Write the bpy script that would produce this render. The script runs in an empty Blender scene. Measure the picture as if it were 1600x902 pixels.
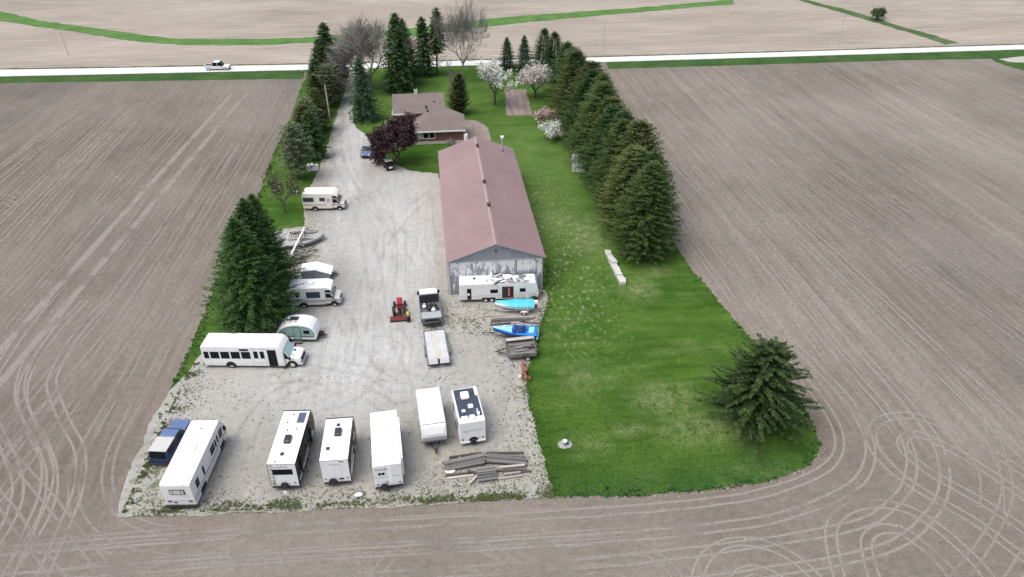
import bpy, bmesh, math, random
import numpy as np
from mathutils import Vector, Matrix
from mathutils.geometry import tessellate_polygon
S = bpy.context.scene
COL = S.collection
R = math.radians
PI = math.pi

# ---------------------------------------------------------------- camera
CAM_H, CAM_F = 49.0, 1149.0            # metres above the ground, focal length in 1600-px units
PITCH, YAW = math.atan(737.0/1149.0), math.atan(154.0/math.hypot(1149.0, 737.0))
cd = bpy.data.cameras.new('camera'); cam = bpy.data.objects.new('camera', cd); COL.objects.link(cam)
cd.sensor_width = 36.0; cd.lens = 36.0*CAM_F/1600.0
cd.clip_start = 0.5; cd.clip_end = 20000
cam.location = (0, 0, CAM_H); cam.rotation_euler = (PI/2-PITCH, 0, -YAW)
S.camera = cam
# ---------------------------------------------------------------- light: bright overcast
SUN_EL, SUN_AZ = R(64), R(-114)         # azimuth measured from +Y towards +X
w = bpy.data.worlds.new('World'); S.world = w; w.use_nodes = True
nt = w.node_tree; bg = nt.nodes['Background']
sk = nt.nodes.new('ShaderNodeTexSky'); sk.sky_type = 'NISHITA'; sk.sun_disc = False
sk.sun_elevation = SUN_EL; sk.sun_rotation = SUN_AZ; sk.dust_density = 4.0; sk.air_density = 1.0; sk.ozone_density = 1.2
hs = nt.nodes.new('ShaderNodeHueSaturation'); hs.inputs['Saturation'].default_value = 0.6   # thin cloud greys the blue
nt.links.new(sk.outputs[0], hs.inputs['Color']); nt.links.new(hs.outputs[0], bg.inputs[0]); bg.inputs[1].default_value = 0.15
sd = bpy.data.lights.new('sun', 'SUN'); sd.energy = 1.25; sd.angle = R(48); sd.color = (1.0, 0.965, 0.91)
sun = bpy.data.objects.new('sun', sd); COL.objects.link(sun)
dirv = Vector((math.sin(SUN_AZ)*math.cos(SUN_EL), math.cos(SUN_AZ)*math.cos(SUN_EL), math.sin(SUN_EL)))
sun.rotation_euler = dirv.to_track_quat('Z', 'Y').to_euler(); sun.location = (0, 0, 120)
S.view_settings.view_transform = 'Standard'; S.view_settings.look = 'None'
S.view_settings.exposure = 0.66; S.view_settings.gamma = 1.0

# ---------------------------------------------------------------- survey: photo bearings -> places on the ground
_fw = Vector((math.sin(YAW)*math.cos(PITCH), math.cos(YAW)*math.cos(PITCH), -math.sin(PITCH)))
_rt = Vector((math.cos(YAW), -math.sin(YAW), 0)); _up = _rt.cross(_fw)
def G(u, v, z=0.0):
    d = _fw*CAM_F + _rt*(u-800) - _up*(v-451)
    t = (z-CAM_H)/d.z
    return (d.x*t, d.y*t)
def height(ub, vb, vt):
    x, y = G(ub, vb); lo, hi = 0.0, 40.0
    for _ in range(40):
        m = (lo+hi)/2; d = Vector((x, y, m-CAM_H)); k = d.dot(_fw)
        if 451-CAM_F*d.dot(_up)/k > vt: lo = m
        else: hi = m
    return lo

# ---------------------------------------------------------------- object helpers
def tag(o, label=None, cat=None, group=None, kind=None):
    if label: o['label'] = label
    if cat: o['category'] = cat
    if group: o['group'] = group
    if kind: o['kind'] = kind
    return o
def thing(name, label, cat, loc=(0, 0), deg=0, group=None, z=0):
    o = bpy.data.objects.new(name, None); COL.objects.link(o)
    o.empty_display_size = 0.3
    o.location = (loc[0], loc[1], z); o.rotation_euler = (0, 0, R(deg))
    return tag(o, label, cat, group)
def kids(o): return KIDS.get(o.name, [])
KIDS = {}
def link(name, me, parent=None):
    o = bpy.data.objects.new(name, me); COL.objects.link(o)
    if parent is not None:
        o.parent = parent; KIDS.setdefault(parent.name, []).append(o)
    return o
def copy_tree(o, parent=None):
    c = o.copy(); COL.objects.link(c)
    if parent is not None:
        c.parent = parent; KIDS.setdefault(parent.name, []).append(c)
    for k in list(KIDS.get(o.name, [])): copy_tree(k, c)
    return c
class MB:
    def __init__(s): s.v = []; s.f = []; s.m = []; s.s = []
    def add(s, vs, fs, m=0, smooth=False):
        o = len(s.v); s.v += [tuple(p) for p in vs]
        for f in fs: s.f.append(tuple(i+o for i in f)); s.m.append(m); s.s.append(smooth)
        return s
    def box(s, x0, x1, y0, y1, z0, z1, m=0, M=None):
        vs = [(x, y, z) for z in (z0, z1) for y in (y0, y1) for x in (x0, x1)]
        if M is not None: vs = [M @ Vector(p) for p in vs]
        return s.add(vs, [(0, 2, 3, 1), (4, 5, 7, 6), (0, 1, 5, 4), (2, 6, 7, 3), (0, 4, 6, 2), (1, 3, 7, 5)], m)
    def tube(s, p0, p1, r0, r1=None, n=8, m=0, cap=True, smooth=True):
        r1 = r0 if r1 is None else r1
        p0, p1 = Vector(p0), Vector(p1); d = (p1-p0)
        if d.length < 1e-6: return s
        d.normalize(); a = d.orthogonal().normalized(); b = d.cross(a)
        vs = [p+(a*math.cos(2*PI*i/n)+b*math.sin(2*PI*i/n))*r for p, r in ((p0, r0), (p1, r1)) for i in range(n)]
        s.add(vs, [(i, (i+1) % n, n+(i+1) % n, n+i) for i in range(n)], m, smooth)
        if cap: s.add(vs, [tuple(range(n-1, -1, -1)), tuple(range(n, 2*n))], m)
        return s
    def path(s, pts, r, n=6, m=0):
        for a, b in zip(pts[:-1], pts[1:]): s.tube(a, b, r, r, n, m)
        return s
    def prism(s, prof, y0, y1, m=0, mtop=None, smooth=False):
        """side profile in x,z (counter-clockwise seen from -y) extruded along y"""
        n = len(prof)
        vs = [(x, y0, z) for x, z in prof]+[(x, y1, z) for x, z in prof]
        s.add(vs, [tuple(range(n)), tuple(range(2*n-1, n-1, -1))], m)
        for i in range(n):
            j = (i+1) % n
            dx, dz = prof[j][0]-prof[i][0], prof[j][1]-prof[i][1]
            mm = mtop if (mtop is not None and dx < 0 and abs(dz) < 0.6*abs(dx)) else m
            s.add(vs, [(i, n+i, n+j, j)], mm, smooth)
        return s
    def torus(s, c, axis, Rm, r, n=16, k=8, m=0, flat=0.7):
        c = Vector(c); ax = Vector(axis).normalized(); a = ax.orthogonal().normalized(); b = ax.cross(a)
        vs = []
        for i in range(n):
            t = 2*PI*i/n; e = a*math.cos(t)+b*math.sin(t)
            for j in range(k):
                q = 2*PI*j/k; vs.append(c+e*(Rm+r*math.cos(q))+ax*(r/flat*math.sin(q)))
        fs = [(i*k+j, ((i+1) % n)*k+j, ((i+1) % n)*k+(j+1) % k, i*k+(j+1) % k) for i in range(n) for j in range(k)]
        return s.add(vs, fs, m, True)
    def ball(s, c, r, n=10, k=6, m=0, sc=(1, 1, 1)):
        vs = [(c[0]+r*sc[0]*math.sin(PI*j/k)*math.cos(2*PI*i/n), c[1]+r*sc[1]*math.sin(PI*j/k)*math.sin(2*PI*i/n), c[2]+r*sc[2]*math.cos(PI*j/k)) for j in range(k+1) for i in range(n)]
        fs = [(j*n+i, (j+1)*n+i, (j+1)*n+(i+1) % n, j*n+(i+1) % n) for j in range(k) for i in range(n)]
        return s.add(vs, fs, m, True)
    def mesh(s, name, mats):
        me = bpy.data.meshes.new(name); me.from_pydata(s.v, [], s.f)
        for q in (mats if isinstance(mats, (list, tuple)) else [mats]): me.materials.append(q)
        me.polygons.foreach_set('material_index', s.m); me.polygons.foreach_set('use_smooth', s.s)
        me.update(); return me
    def build(s, name, mats, parent=None, bevel=0, label=None, seg=2):
        o = link(name, s.mesh(name, mats), parent)
        if bevel:
            b = o.modifiers.new('bevel', 'BEVEL'); b.width = bevel; b.segments = seg; b.limit_method = 'ANGLE'; b.angle_limit = R(35)
            wl = o.modifiers.new('weld', 'WELD'); wl.merge_threshold = 0.0005
            o.modifiers.move(1, 0)
        if label: o['label'] = label
        return o
def mesh_np(name, V, F, mats, mi=None, smooth=False):
    me = bpy.data.meshes.new(name); V = np.asarray(V, dtype=np.float32); F = np.asarray(F, dtype=np.int32)
    nv, (nf, k) = len(V), F.shape
    me.vertices.add(nv); me.vertices.foreach_set('co', V.ravel())
    me.loops.add(nf*k); me.loops.foreach_set('vertex_index', F.ravel())
    me.polygons.add(nf); me.polygons.foreach_set('loop_start', np.arange(0, nf*k, k, dtype=np.int32))
    try: me.polygons.foreach_set('loop_total', np.full(nf, k, dtype=np.int32))
    except Exception: pass
    for q in (mats if isinstance(mats, (list, tuple)) else [mats]): me.materials.append(q)
    if mi is not None: me.polygons.foreach_set('material_index', np.asarray(mi, dtype=np.int32))
    me.polygons.foreach_set('use_smooth', np.full(nf, smooth))
    me.update(calc_edges=True); return me

# ---------------------------------------------------------------- material helpers
class NT:
    def __init__(s, name):
        s.mat = bpy.data.materials.new(name); s.mat.use_nodes = True
        s.t = s.mat.node_tree; s.n = s.t.nodes; s.b = s.n['Principled BSDF']; s.out = s.n['Material Output']
        s.tc = s.n.new('ShaderNodeTexCoord')
    def put(s, sock, val):
        if hasattr(val, 'default_value') or hasattr(val, 'is_linked'): s.t.links.new(val, sock)
        elif isinstance(val, (tuple, list)) and len(val) == 3 and len(getattr(sock, 'default_value', (0,)*3)) == 4: sock.default_value = (*val, 1)
        else: sock.default_value = val
    @property
    def P(s): return s.tc.outputs['Object']
    def map(s, vec, scale=(1, 1, 1), rot=0, loc=(0, 0, 0)):
        m = s.n.new('ShaderNodeMapping'); s.t.links.new(vec, m.inputs[0])
        m.inputs['Scale'].default_value = scale; m.inputs['Rotation'].default_value = (0, 0, rot); m.inputs['Location'].default_value = loc
        return m.outputs[0]
    def noise(s, vec, scale, detail=4, rough=0.55, dist=0):
        q = s.n.new('ShaderNodeTexNoise'); s.t.links.new(vec, q.inputs['Vector'])
        q.inputs['Scale'].default_value = scale; q.inputs['Detail'].default_value = detail
        q.inputs['Roughness'].default_value = rough; q.inputs['Distortion'].default_value = dist
        return q.outputs['Fac']
    def voro(s, vec, scale, feature='F1', out='Distance'):
        q = s.n.new('ShaderNodeTexVoronoi'); q.feature = feature; s.t.links.new(vec, q.inputs['Vector'])
        q.inputs['Scale'].default_value = scale; return q.outputs[out]
    def rng(s, v, a, b, c=0.0, d=1.0):
        q = s.n.new('ShaderNodeMapRange'); s.put(q.inputs[0], v)
        for i, x in enumerate((a, b, c, d)): q.inputs[i+1].default_value = x
        return q.outputs[0]
    def math(s, op, a, b=0.0):
        q = s.n.new('ShaderNodeMath'); q.operation = op; s.put(q.inputs[0], a); s.put(q.inputs[1], b); return q.outputs[0]
    def mix(s, f, a, b):
        q = s.n.new('ShaderNodeMix'); q.data_type = 'RGBA'; s.put(q.inputs[0], f); s.put(q.inputs[6], a); s.put(q.inputs[7], b); return q.outputs[2]
    def scale(s, c, f):
        q = s.n.new('ShaderNodeMix'); q.data_type = 'RGBA'; q.blend_type = 'MULTIPLY'; q.inputs[0].default_value = 1
        s.put(q.inputs[6], c); s.t.links.new(f, q.inputs[7]); return q.outputs[2]
    def sep(s, vec):
        q = s.n.new('ShaderNodeSeparateXYZ'); s.t.links.new(vec, q.inputs[0]); return q.outputs
    def blob(s, x, y, rx, ry, edge=0.5, vec=None):
        m = s.map(vec or s.P, (1/rx, 1/ry, 0), 0, (-x/rx, -y/ry, 0))
        q = s.n.new('ShaderNodeVectorMath'); q.operation = 'LENGTH'; s.t.links.new(m, q.inputs[0])
        return s.rng(q.outputs['Value'], 1+edge, 1-edge)
    def island(s):
        g = s.n.new('ShaderNodeNewGeometry'); return g.outputs['Random Per Island']
    def objrand(s):
        g = s.n.new('ShaderNodeObjectInfo'); return g.outputs['Random']
    def bump(s, h, dist=0.02, strength=0.6):
        q = s.n.new('ShaderNodeBump'); q.inputs['Strength'].default_value = strength; q.inputs['Distance'].default_value = dist
        s.t.links.new(h, q.inputs['Height']); s.t.links.new(q.outputs[0], s.b.inputs['Normal'])
    def done(s, col, rough=0.7, metal=0.0, spec=0.5):
        s.put(s.b.inputs['Base Color'], col); s.put(s.b.inputs['Roughness'], rough); s.b.inputs['Metallic'].default_value = metal
        s.b.inputs['Specular IOR Level'].default_value = spec
        return s.mat
def pmat(name, col, rough=0.6, metal=0.0, var=0.12, scale=3.0, dirt=None, bump=0.0, spec=0.4, orand=0.0):
    n = NT(name)
    c = n.scale(col, n.rng(n.noise(n.P, scale, 5, 0.6), 0.3, 0.7, 1-var, 1+var))
    if orand: c = n.scale(c, n.rng(n.objrand(), 0, 1, 1-orand, 1+orand))
    if dirt:
        dc, lo, hi, sc = dirt
        c = n.mix(n.rng(n.noise(n.P, sc, 7, 0.65), lo, hi), c, dc)
    if bump: n.bump(n.noise(n.P, scale*6, 4), bump)
    return n.done(c, n.rng(n.noise(n.P, scale*2, 3), 0.3, 0.7, max(0.02, rough-0.08), min(1, rough+0.08)), metal, spec)
def leafmat(name, col, col2, var=0.35, rough=0.75, trans=0.0):
    """needles or leaves: each little leaf face has its own tone"""
    n = NT(name)
    r = n.island()
    c = n.mix(r, col, col2)
    c = n.scale(c, n.rng(n.noise(n.P, 0.9, 3), 0.3, 0.7, 1-var, 1+var))
    c = n.scale(c, n.rng(n.objrand(), 0, 1, 0.88, 1.14))
    return n.done(c, rough, 0, 0.12)

M = {}
grime = ((0.42, 0.40, 0.36), 0.52, 0.78, 1.1)
M['white'] = pmat('white_paint', (0.80, 0.80, 0.79), 0.35, 0, 0.03, 1.5, ((0.60, 0.59, 0.55), 0.55, 0.85, 0.8))
def white_material(name, col, lo, hi):
    n = NT(name); P = n.P
    st = n.math('ADD', n.math('MULTIPLY', n.noise(n.map(P, (1, 1, .12)), 3.2, 5, .65), .6), n.math('MULTIPLY', n.noise(P, 1.1, 5, .65), .4))
    c = n.mix(n.math('MULTIPLY', n.rng(st, lo, hi), .55), col, (.45, .43, .38))
    low = n.math('MULTIPLY', n.rng(n.sep(P)[2], 1.0, .35), n.rng(n.noise(P, 2.5, 4), .3, .7, .1, .5))
    return n.done(n.mix(low, c, (.40, .37, .33)), .4, 0, .35)
M['white'] = white_material('white_paint', (.74, .745, .745), .50, .74)
M['oldwhite'] = white_material('weathered_white_paint', (.69, .685, .66), .46, .70)
M['roofwhite'] = pmat('white_roof_membrane', (0.83, 0.83, 0.82), 0.6, 0, 0.03, 1.2, ((0.55, 0.54, 0.50), 0.58, 0.9, 1.3))
M['plainwhite'] = pmat('worn_white_paint', (0.72, 0.71, 0.67), 0.5, 0, 0.06, 1.5, ((0.42, 0.40, 0.35), 0.50, 0.8, 1.6))
M['cream'] = pmat('cream_paint', (0.70, 0.66, 0.57), 0.45, 0, 0.05, 1.5, ((0.45, 0.38, 0.28), 0.55, 0.85, 1.2))
M['greyskirt'] = pmat('grey_stone_guard', (0.33, 0.335, 0.34), 0.5, 0.2, 0.08, 4)
M['black'] = pmat('black_gloss_panel', (0.014, 0.014, 0.016), 0.35, 0, 0.2, 2, spec=0.2)
M['trim'] = pmat('black_trim', (0.022, 0.022, 0.024), 0.6, 0, 0.2, 5, spec=0.2)
M['glass'] = pmat('dark_window_glass', (0.008, 0.009, 0.011), 0.12, 0, 0.15, 2, spec=0.18)
M['windscreen'] = pmat('painted_cyan_sky_windscreen', (0.36, 0.58, 0.58), 0.06, 0, 0.1, 2, spec=0.8)  # bus windscreen: mirrored sky painted in as a pale cyan base colour
M['rubber'] = pmat('tyre_rubber', (0.022, 0.022, 0.022), 0.85, 0, 0.25, 8)
M['rim'] = pmat('painted_wheel_rim', (0.62, 0.62, 0.61), 0.4, 0.3, 0.1, 6)
M['steel'] = pmat('dull_steel', (0.20, 0.20, 0.205), 0.55, 0.5, 0.15, 4)
M['alu'] = pmat('aluminium_deck', (0.56, 0.58, 0.60), 0.5, 0.15, 0.15, 2.5, ((0.44, 0.39, 0.32), 0.48, 0.75, 1.3))
M['aludirty'] = pmat('rusty_stained_deck', (0.54, 0.52, 0.47), 0.6, 0.1, 0.15, 2.5, ((0.36, 0.29, 0.21), 0.5, 0.72, 1.2))
M['galv'] = pmat('galvanised_sheet', (0.42, 0.43, 0.45), 0.5, 0.4, 0.12, 3)
M['chassis'] = pmat('black_chassis', (0.035, 0.033, 0.032), 0.7, 0.2, 0.3, 5)
M['rust'] = pmat('rusty_red_iron', (0.26, 0.085, 0.05), 0.8, 0.1, 0.3, 6)
M['navy'] = pmat('navy_blue_paint', (0.022, 0.04, 0.11), 0.3, 0.1, 0.15, 2, ((0.05, 0.06, 0.10), 0.5, 0.8, 2))
M['blueroof'] = pmat('faded_blue_paint', (0.10, 0.15, 0.29), 0.35, 0.1, 0.1, 2)
M['silver'] = pmat('silver_paint', (0.46, 0.47, 0.48), 0.35, 0.4, 0.06, 2)
M['red'] = pmat('red_machine_paint', (0.30, 0.02, 0.02), 0.4, 0, 0.15, 3, ((0.10, 0.03, 0.025), 0.55, 0.8, 3))
M['maroon'] = pmat('dark_red_machine_paint', (0.20, 0.012, 0.016), 0.45, 0, 0.2, 3)
M['tail'] = pmat('red_lamp_lens', (0.13, 0.008, 0.008), 0.3, 0, 0.1, 4)
M['amber'] = pmat('amber_lamp_lens', (0.55, 0.20, 0.02), 0.25, 0, 0.1, 4)
M['lamp'] = pmat('clear_lamp_lens', (0.62, 0.64, 0.66), 0.15, 0, 0.1, 4, spec=0.8)
M['palescreen'] = pmat('painted_grey_sky_windscreen', (.22, .25, .27), .1, 0, .1, 2, spec=.6)  # camper windscreens: sky reflection put into the glass as a light grey
M['bluepane'] = pmat('blue_grey_window_glass', (.035, .055, .085), .12, 0, .3, 3, spec=.3)
M['teal'] = pmat('sage_teal_gelcoat', (0.25, 0.38, 0.34), 0.3, 0, 0.06, 1.5)
M['aqua'] = pmat('aqua_boat_cover', (0.07, 0.46, 0.56), 0.5, 0, 0.10, 2.5, ((0.05, 0.30, 0.40), 0.5, 0.8, 2))
M['blue'] = pmat('bright_blue_gelcoat', (0.018, 0.19, 0.50), 0.28, 0, 0.12, 1.5)
M['skyblue'] = pmat('pale_blue_gelcoat', (0.24, 0.62, 0.74), 0.3, 0, 0.1, 1.5)
M['deepblue'] = pmat('deep_blue_gelcoat', (0.015, 0.05, 0.24), 0.3, 0, 0.15, 1.5)
M['mauve'] = pmat('solar_panel_cells', (0.085, 0.10, 0.155), 0.2, 0.1, 0.15, 3, spec=0.6)
M['darkroof'] = pmat('dark_rubber_roof', (0.035, 0.045, 0.07), 0.5, 0, 0.25, 1.2, ((0.16, 0.17, 0.20), 0.55, 0.85, 1.0))
M['smoke'] = pmat('smoked_plastic_lid', (0.035, 0.037, 0.042), 0.3, 0, 0.2, 4)
M['skin'] = pmat('skin', (0.50, 0.30, 0.22), 0.6, 0, 0.06, 8)
M['hivis'] = pmat('hi_vis_yellow_cloth', (0.62, 0.66, 0.06), 0.8, 0, 0.1, 8)
M['darkcloth'] = pmat('dark_work_cloth', (0.02, 0.022, 0.03), 0.9, 0, 0.2, 8)
M['hair'] = pmat('dark_hair', (0.03, 0.022, 0.016), 0.8, 0, 0.2, 20)
M['script'] = pmat('dark_red_lettering', (0.11, 0.012, 0.03), 0.5, 0, 0.05, 4)
M['greyprint'] = pmat('grey_lettering', (0.30, 0.31, 0.33), 0.5, 0, 0.05, 4)
M['bark'] = pmat('grey_bark', (0.09, 0.078, 0.066), 0.95, 0, 0.3, 5, bump=0.02)
M['barebark'] = pmat('pale_bare_bark', (0.21, 0.197, 0.18), 0.95, 0, 0.25, 4)
def wood(name, a, b):
    n = NT(name)
    st = n.noise(n.map(n.P, (1.2, 14, 14)), 2.2, 6, 0.65)
    c = n.mix(n.rng(st, 0.3, 0.7), a, b)
    c = n.scale(c, n.rng(n.objrand(), 0, 1, 0.7, 1.3)); n.bump(st, 0.01)
    return n.done(c, 0.9, 0, 0.2)
M['greywood'] = wood('weathered_grey_timber', (0.085, 0.082, 0.078), (0.215, 0.207, 0.195))
M['palewood'] = wood('pale_sawn_timber', (0.27, 0.245, 0.21), (0.43, 0.40, 0.355))
M['darkwood'] = wood('dark_wet_timber', (0.055, 0.047, 0.043), (0.12, 0.105, 0.10))
M['concrete'] = pmat('pale_concrete', (0.50, 0.49, 0.46), 0.9, 0, 0.15, 3, ((0.25, 0.25, 0.20), 0.5, 0.75, 3), bump=0.02)

# ================================================================ GROUND
from mathutils import noise as mnoise
random.seed(11)
def fractal(pts, amp=0.3, step=0.5, seed=0):
    """outline in metres -> the same outline, ragged like a real edge"""
    out = []; n = len(pts)
    for i in range(n):
        a, b = Vector(pts[i]), Vector(pts[(i+1) % n]); L = (b-a).length
        k = max(1, min(400, int(L/step))); nn = Vector((-(b-a).y, (b-a).x)).normalized() if L > 1e-6 else Vector((0, 0))
        for j in range(k):
            p = a.lerp(b, j/k)
            q = Vector((p.x*0.35+seed, p.y*0.35, seed*1.7))
            o = mnoise.noise(q)*amp*1.2 + mnoise.noise(q*3.1)*amp*0.7 + mnoise.noise(q*8.3)*amp*0.45
            out.append((p.x+nn.x*o, p.y+nn.y*o))
    return out
def smooth_path(pts, n=8, closed=False):
    P = [Vector(p) for p in pts]; out = []; m = len(P)
    rngi = range(m if closed else m-1)
    for i in rngi:
        if closed: p0, p1, p2, p3 = P[i-1], P[i], P[(i+1) % m], P[(i+2) % m]
        else: p0, p1, p2, p3 = P[max(i-1, 0)], P[i], P[i+1], P[min(i+2, m-1)]
        for j in range(n):
            t = j/n
            out.append(0.5*((2*p1)+(p2-p0)*t+(2*p0-5*p1+4*p2-p3)*t*t+(3*p1-p0-3*p2+p3)*t**3))
    if not closed: out.append(P[-1])
    return [tuple(p) for p in out]
def sheet(name, outline, z, mat, kind='structure'):
    tris = tessellate_polygon([[Vector((x, y, 0)) for x, y in outline]])
    tris = [t if (outline[t[1]][0]-outline[t[0]][0])*(outline[t[2]][1]-outline[t[0]][1])-(outline[t[1]][1]-outline[t[0]][1])*(outline[t[2]][0]-outline[t[0]][0]) > 0 else t[::-1] for t in tris]
    me = bpy.data.meshes.new(name); me.from_pydata([(x, y, z) for x, y in outline], [], tris)
    me.materials.append(mat); me.update()
    return tag(link(name, me), kind=kind)
def gp(px): return [G(u, v) for u, v in px]

# ---- ploughed soil
def soil_material():
    n = NT('tilled_soil'); P = n.P; X = n.sep(P)[0]; Y = n.sep(P)[1]
    base = n.mix(n.rng(n.noise(P, 0.035, 5, 0.6), 0.3, 0.72), (0.136, 0.116, 0.096), (0.216, 0.189, 0.161))
    wl = n.rng(X, -24, -30); wr = n.rng(X, 30, 38); wf = n.rng(Y, 41, 47)
    sl = n.noise(n.map(P, (1.0, 0.012, 1), R(-2)), 0.9, 7, 0.7)
    sr = n.noise(n.map(P, (1.0, 0.012, 1), R(-12)), 0.9, 7, 0.7)
    fl = n.noise(n.map(P, (1.0, 0.03, 1), R(-2)), 4.5, 3, 0.6)
    fr = n.noise(n.map(P, (1.0, 0.03, 1), R(-12)), 4.5, 3, 0.6)
    hd = n.noise(n.map(P, (0.03, 1.0, 1), R(3)), 3.0, 5, 0.65)
    rowl = n.math('ADD', n.rng(sl, 0.3, 0.7, 0.80, 1.16), n.rng(fl, 0.3, 0.7, -0.12, 0.12))
    rowr = n.math('ADD', n.rng(sr, 0.3, 0.7, 0.74, 1.22), n.rng(fr, 0.3, 0.7, -0.15, 0.15))
    row = n.math('ADD', n.math('MULTIPLY', wl, n.math('MULTIPLY', rowl, .90)), n.math('MULTIPLY', wr, n.math('MULTIPLY', rowr, 1.10)))
    rest = n.math('SUBTRACT', 1.0, n.math('ADD', wl, wr))
    row = n.math('ADD', row, rest)
    rowm = n.math('ADD', n.math('MULTIPLY', wf, row), n.math('MULTIPLY', n.math('SUBTRACT', 1.0, wf), n.rng(hd, 0.3, 0.7, 0.93, 1.07)))
    c = n.scale(base, rowm)
    # damp darker hollows and paler dry knolls
    c = n.mix(n.math('MULTIPLY', n.rng(n.noise(n.map(P, (1, .45, 1), R(-20)), 0.022, 5, 0.6), 0.46, 0.68), 0.65), c, (0.116, 0.108, 0.102))
    c = n.mix(n.math('MULTIPLY', n.rng(n.noise(n.map(P, (1, .6, 1), R(30)), 0.03, 5, 0.6), 0.5, 0.7), 0.5), c, (0.245, 0.217, 0.196))
    # clods
    cl = n.voro(P, 3.2); c = n.scale(c, n.rng(n.math('ADD', n.math('MULTIPLY', n.noise(P, 1.5, 7, 0.85), .6), n.math('MULTIPLY', n.noise(P, 3.6, 6, 0.8), .4)), 0.34, 0.66, 0.66, 1.34))
    n.bump(n.math('ADD', n.noise(P, 7, 5, 0.7), n.math('MULTIPLY', cl, 0.5)), 0.06, 0.5)
    return n.done(c, 0.95, 0, 0.05)
SOIL = soil_material()
me = bpy.data.meshes.new('field')
me.from_pydata([(-5000, -3000, 0), (5000, -3000, 0), (5000, 7000, 0), (-5000, 7000, 0)], [], [(0, 1, 2, 3)])
me.materials.append(SOIL); tag(link('field', me), kind='structure')

# ---- stubble beyond the road
def stubble_material():
    n = NT('corn_stubble'); P = n.P
    base = n.mix(n.rng(n.noise(n.map(P, (.4, 1, 1)), 0.05, 6, 0.62), 0.32, 0.68), (0.240, 0.207, 0.172), (0.350, 0.308, 0.260))
    st = n.noise(n.map(P, (0.045, 1.0, 1), R(-3)), 1.5, 6, 0.7)
    c = n.scale(base, n.rng(st, 0.3, 0.7, 0.66, 1.30))
    c = n.mix(n.math('MULTIPLY', n.rng(n.noise(P, 0.03, 6, 0.65), 0.52, 0.7), 0.55), c, (0.30, 0.255, 0.225))
    c = n.scale(c, n.rng(n.noise(P, 2.2, 4, 0.7), 0.3, 0.7, 0.84, 1.16))
    n.bump(n.noise(P, 4, 4, 0.7), 0.08, 0.6)
    return n.done(c, 0.95, 0, 0.15)
# the road behind the lot: near edge, far edge and the field side of its verge
RB = [(-900, 199), (-180, 178.6), (-95.6, 176.2), (-73, 175.2), (-50, 174.4), (-28, 173.6), (42, 172.3), (85, 171.9), (150, 171.6), (900, 168)]
RT = [(-900, 205.5), (-180, 184.4), (-98, 181.6), (-73, 180.2), (-50, 179.1), (-28, 178.0), (42, 176.4), (85, 175.9), (150, 175.7), (900, 172.5)]
VB = [(-900, 194), (-180, 175.0), (-93, 171.1), (-28, 166.9), (41, 166.7), (80, 166.2), (111, 166.0), (150, 164.0), (900, 160)]
def off(line, d): return [(x, y+d) for x, y in line]
sheet('stubble_field', off(RT, 0.8)+[(3000, 180), (3000, 4000), (-3000, 4000), (-3000, 260)], 0.010, stubble_material())

# ---- grass
def grass_material(name, a, b, dry, dryamt=0.5, lawn=False):
    n = NT(name); P = n.P
    c = n.mix(n.rng(n.noise(P, 0.16, 5, 0.6), 0.3, 0.7), a, b)
    if lawn:
        mow = n.noise(n.map(P, (0.10, 1.0, 1), R(4)), 1.1, 5, 0.6)
        c = n.scale(c, n.rng(mow, 0.3, 0.7, 0.78, 1.18))
        drym = n.math('MULTIPLY', n.rng(n.noise(n.map(P, (.7, 1, 1)), 0.30, 6, 0.65), 0.53, 0.74), dryamt)
        for (x, y, rx, ry, s) in LAWN_DRY:
            bl = n.math('MULTIPLY', n.blob(x, y, rx, ry, 0.55), n.rng(n.noise(P, 0.9, 5, 0.7), 0.34, 0.62))
            drym = n.math('MAXIMUM', drym, n.math('MULTIPLY', bl, s))
        c = n.mix(drym, c, dry)
        c = n.mix(n.math('MULTIPLY', n.math('MAXIMUM', n.blob(16, 112, 8, 26, .6), n.blob(-2, 152, 12, 16, .6)), n.rng(n.noise(P, .4, 5, .65), .3, .7, .2, .75)), c, (0.100, 0.162, 0.048))
        # speckled seed heads right of the shed
        sp = n.math('MULTIPLY', n.rng(n.noise(n.map(P, (1, .6, 1)), 2.1, 3, 0.6), 0.55, 0.66), n.blob(15.5, 84, 5.5, 22, 0.5))
        c = n.mix(n.math('MULTIPLY', sp, 0.55), c, (0.30, 0.31, 0.20))
        # rank blue-green growth along the field edge
        ed = n.math('MULTIPLY', n.blob(20, 42.2, 17, 3.0, 0.5), n.rng(n.noise(P, 0.5, 5, 0.65), 0.30, 0.55))
        c = n.mix(n.math('MULTIPLY', ed, 0.6), c, (0.026, 0.078, 0.022))
    else:
        c = n.mix(n.math('MULTIPLY', n.rng(n.noise(P, 0.35, 5, 0.65), 0.5, 0.72), dryamt), c, dry)
    c = n.scale(c, n.rng(n.noise(P, 6.0, 4, 0.7), 0.3, 0.7, 0.74, 1.28))
    n.bump(n.noise(P, 9, 4, 0.7), 0.05, 0.7)
    return n.done(c, 0.95, 0, 0.03)
LAWN_DRY = [(21.5, 54, 3.2, 2.2, .8), (24.5, 49.5, 4.5, 2.2, .75), (20.5, 88, 2.6, 5, .9), (17, 93, 2.5, 3, .7), (17, 50, 2.0, 1.0, .6),
            (13.5, 58, 2.0, 2.5, .5), (27, 43.5, 3.0, 1.2, .5), (24, 74, 2.2, 2.4, .8), (27.5, 78, 2.0, 1.5, .6), (13.2, 48.4, 1.4, 1.2, .5)]
GRASS = grass_material('mown_grass', (0.030, 0.078, 0.011), (0.072, 0.134, 0.023), (0.18, 0.205, 0.095), 0.36, True)
VERGE = grass_material('verge_grass', (0.026, 0.068, 0.020), (0.052, 0.105, 0.030), (0.12, 0.13, 0.06), 0.4)
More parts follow.
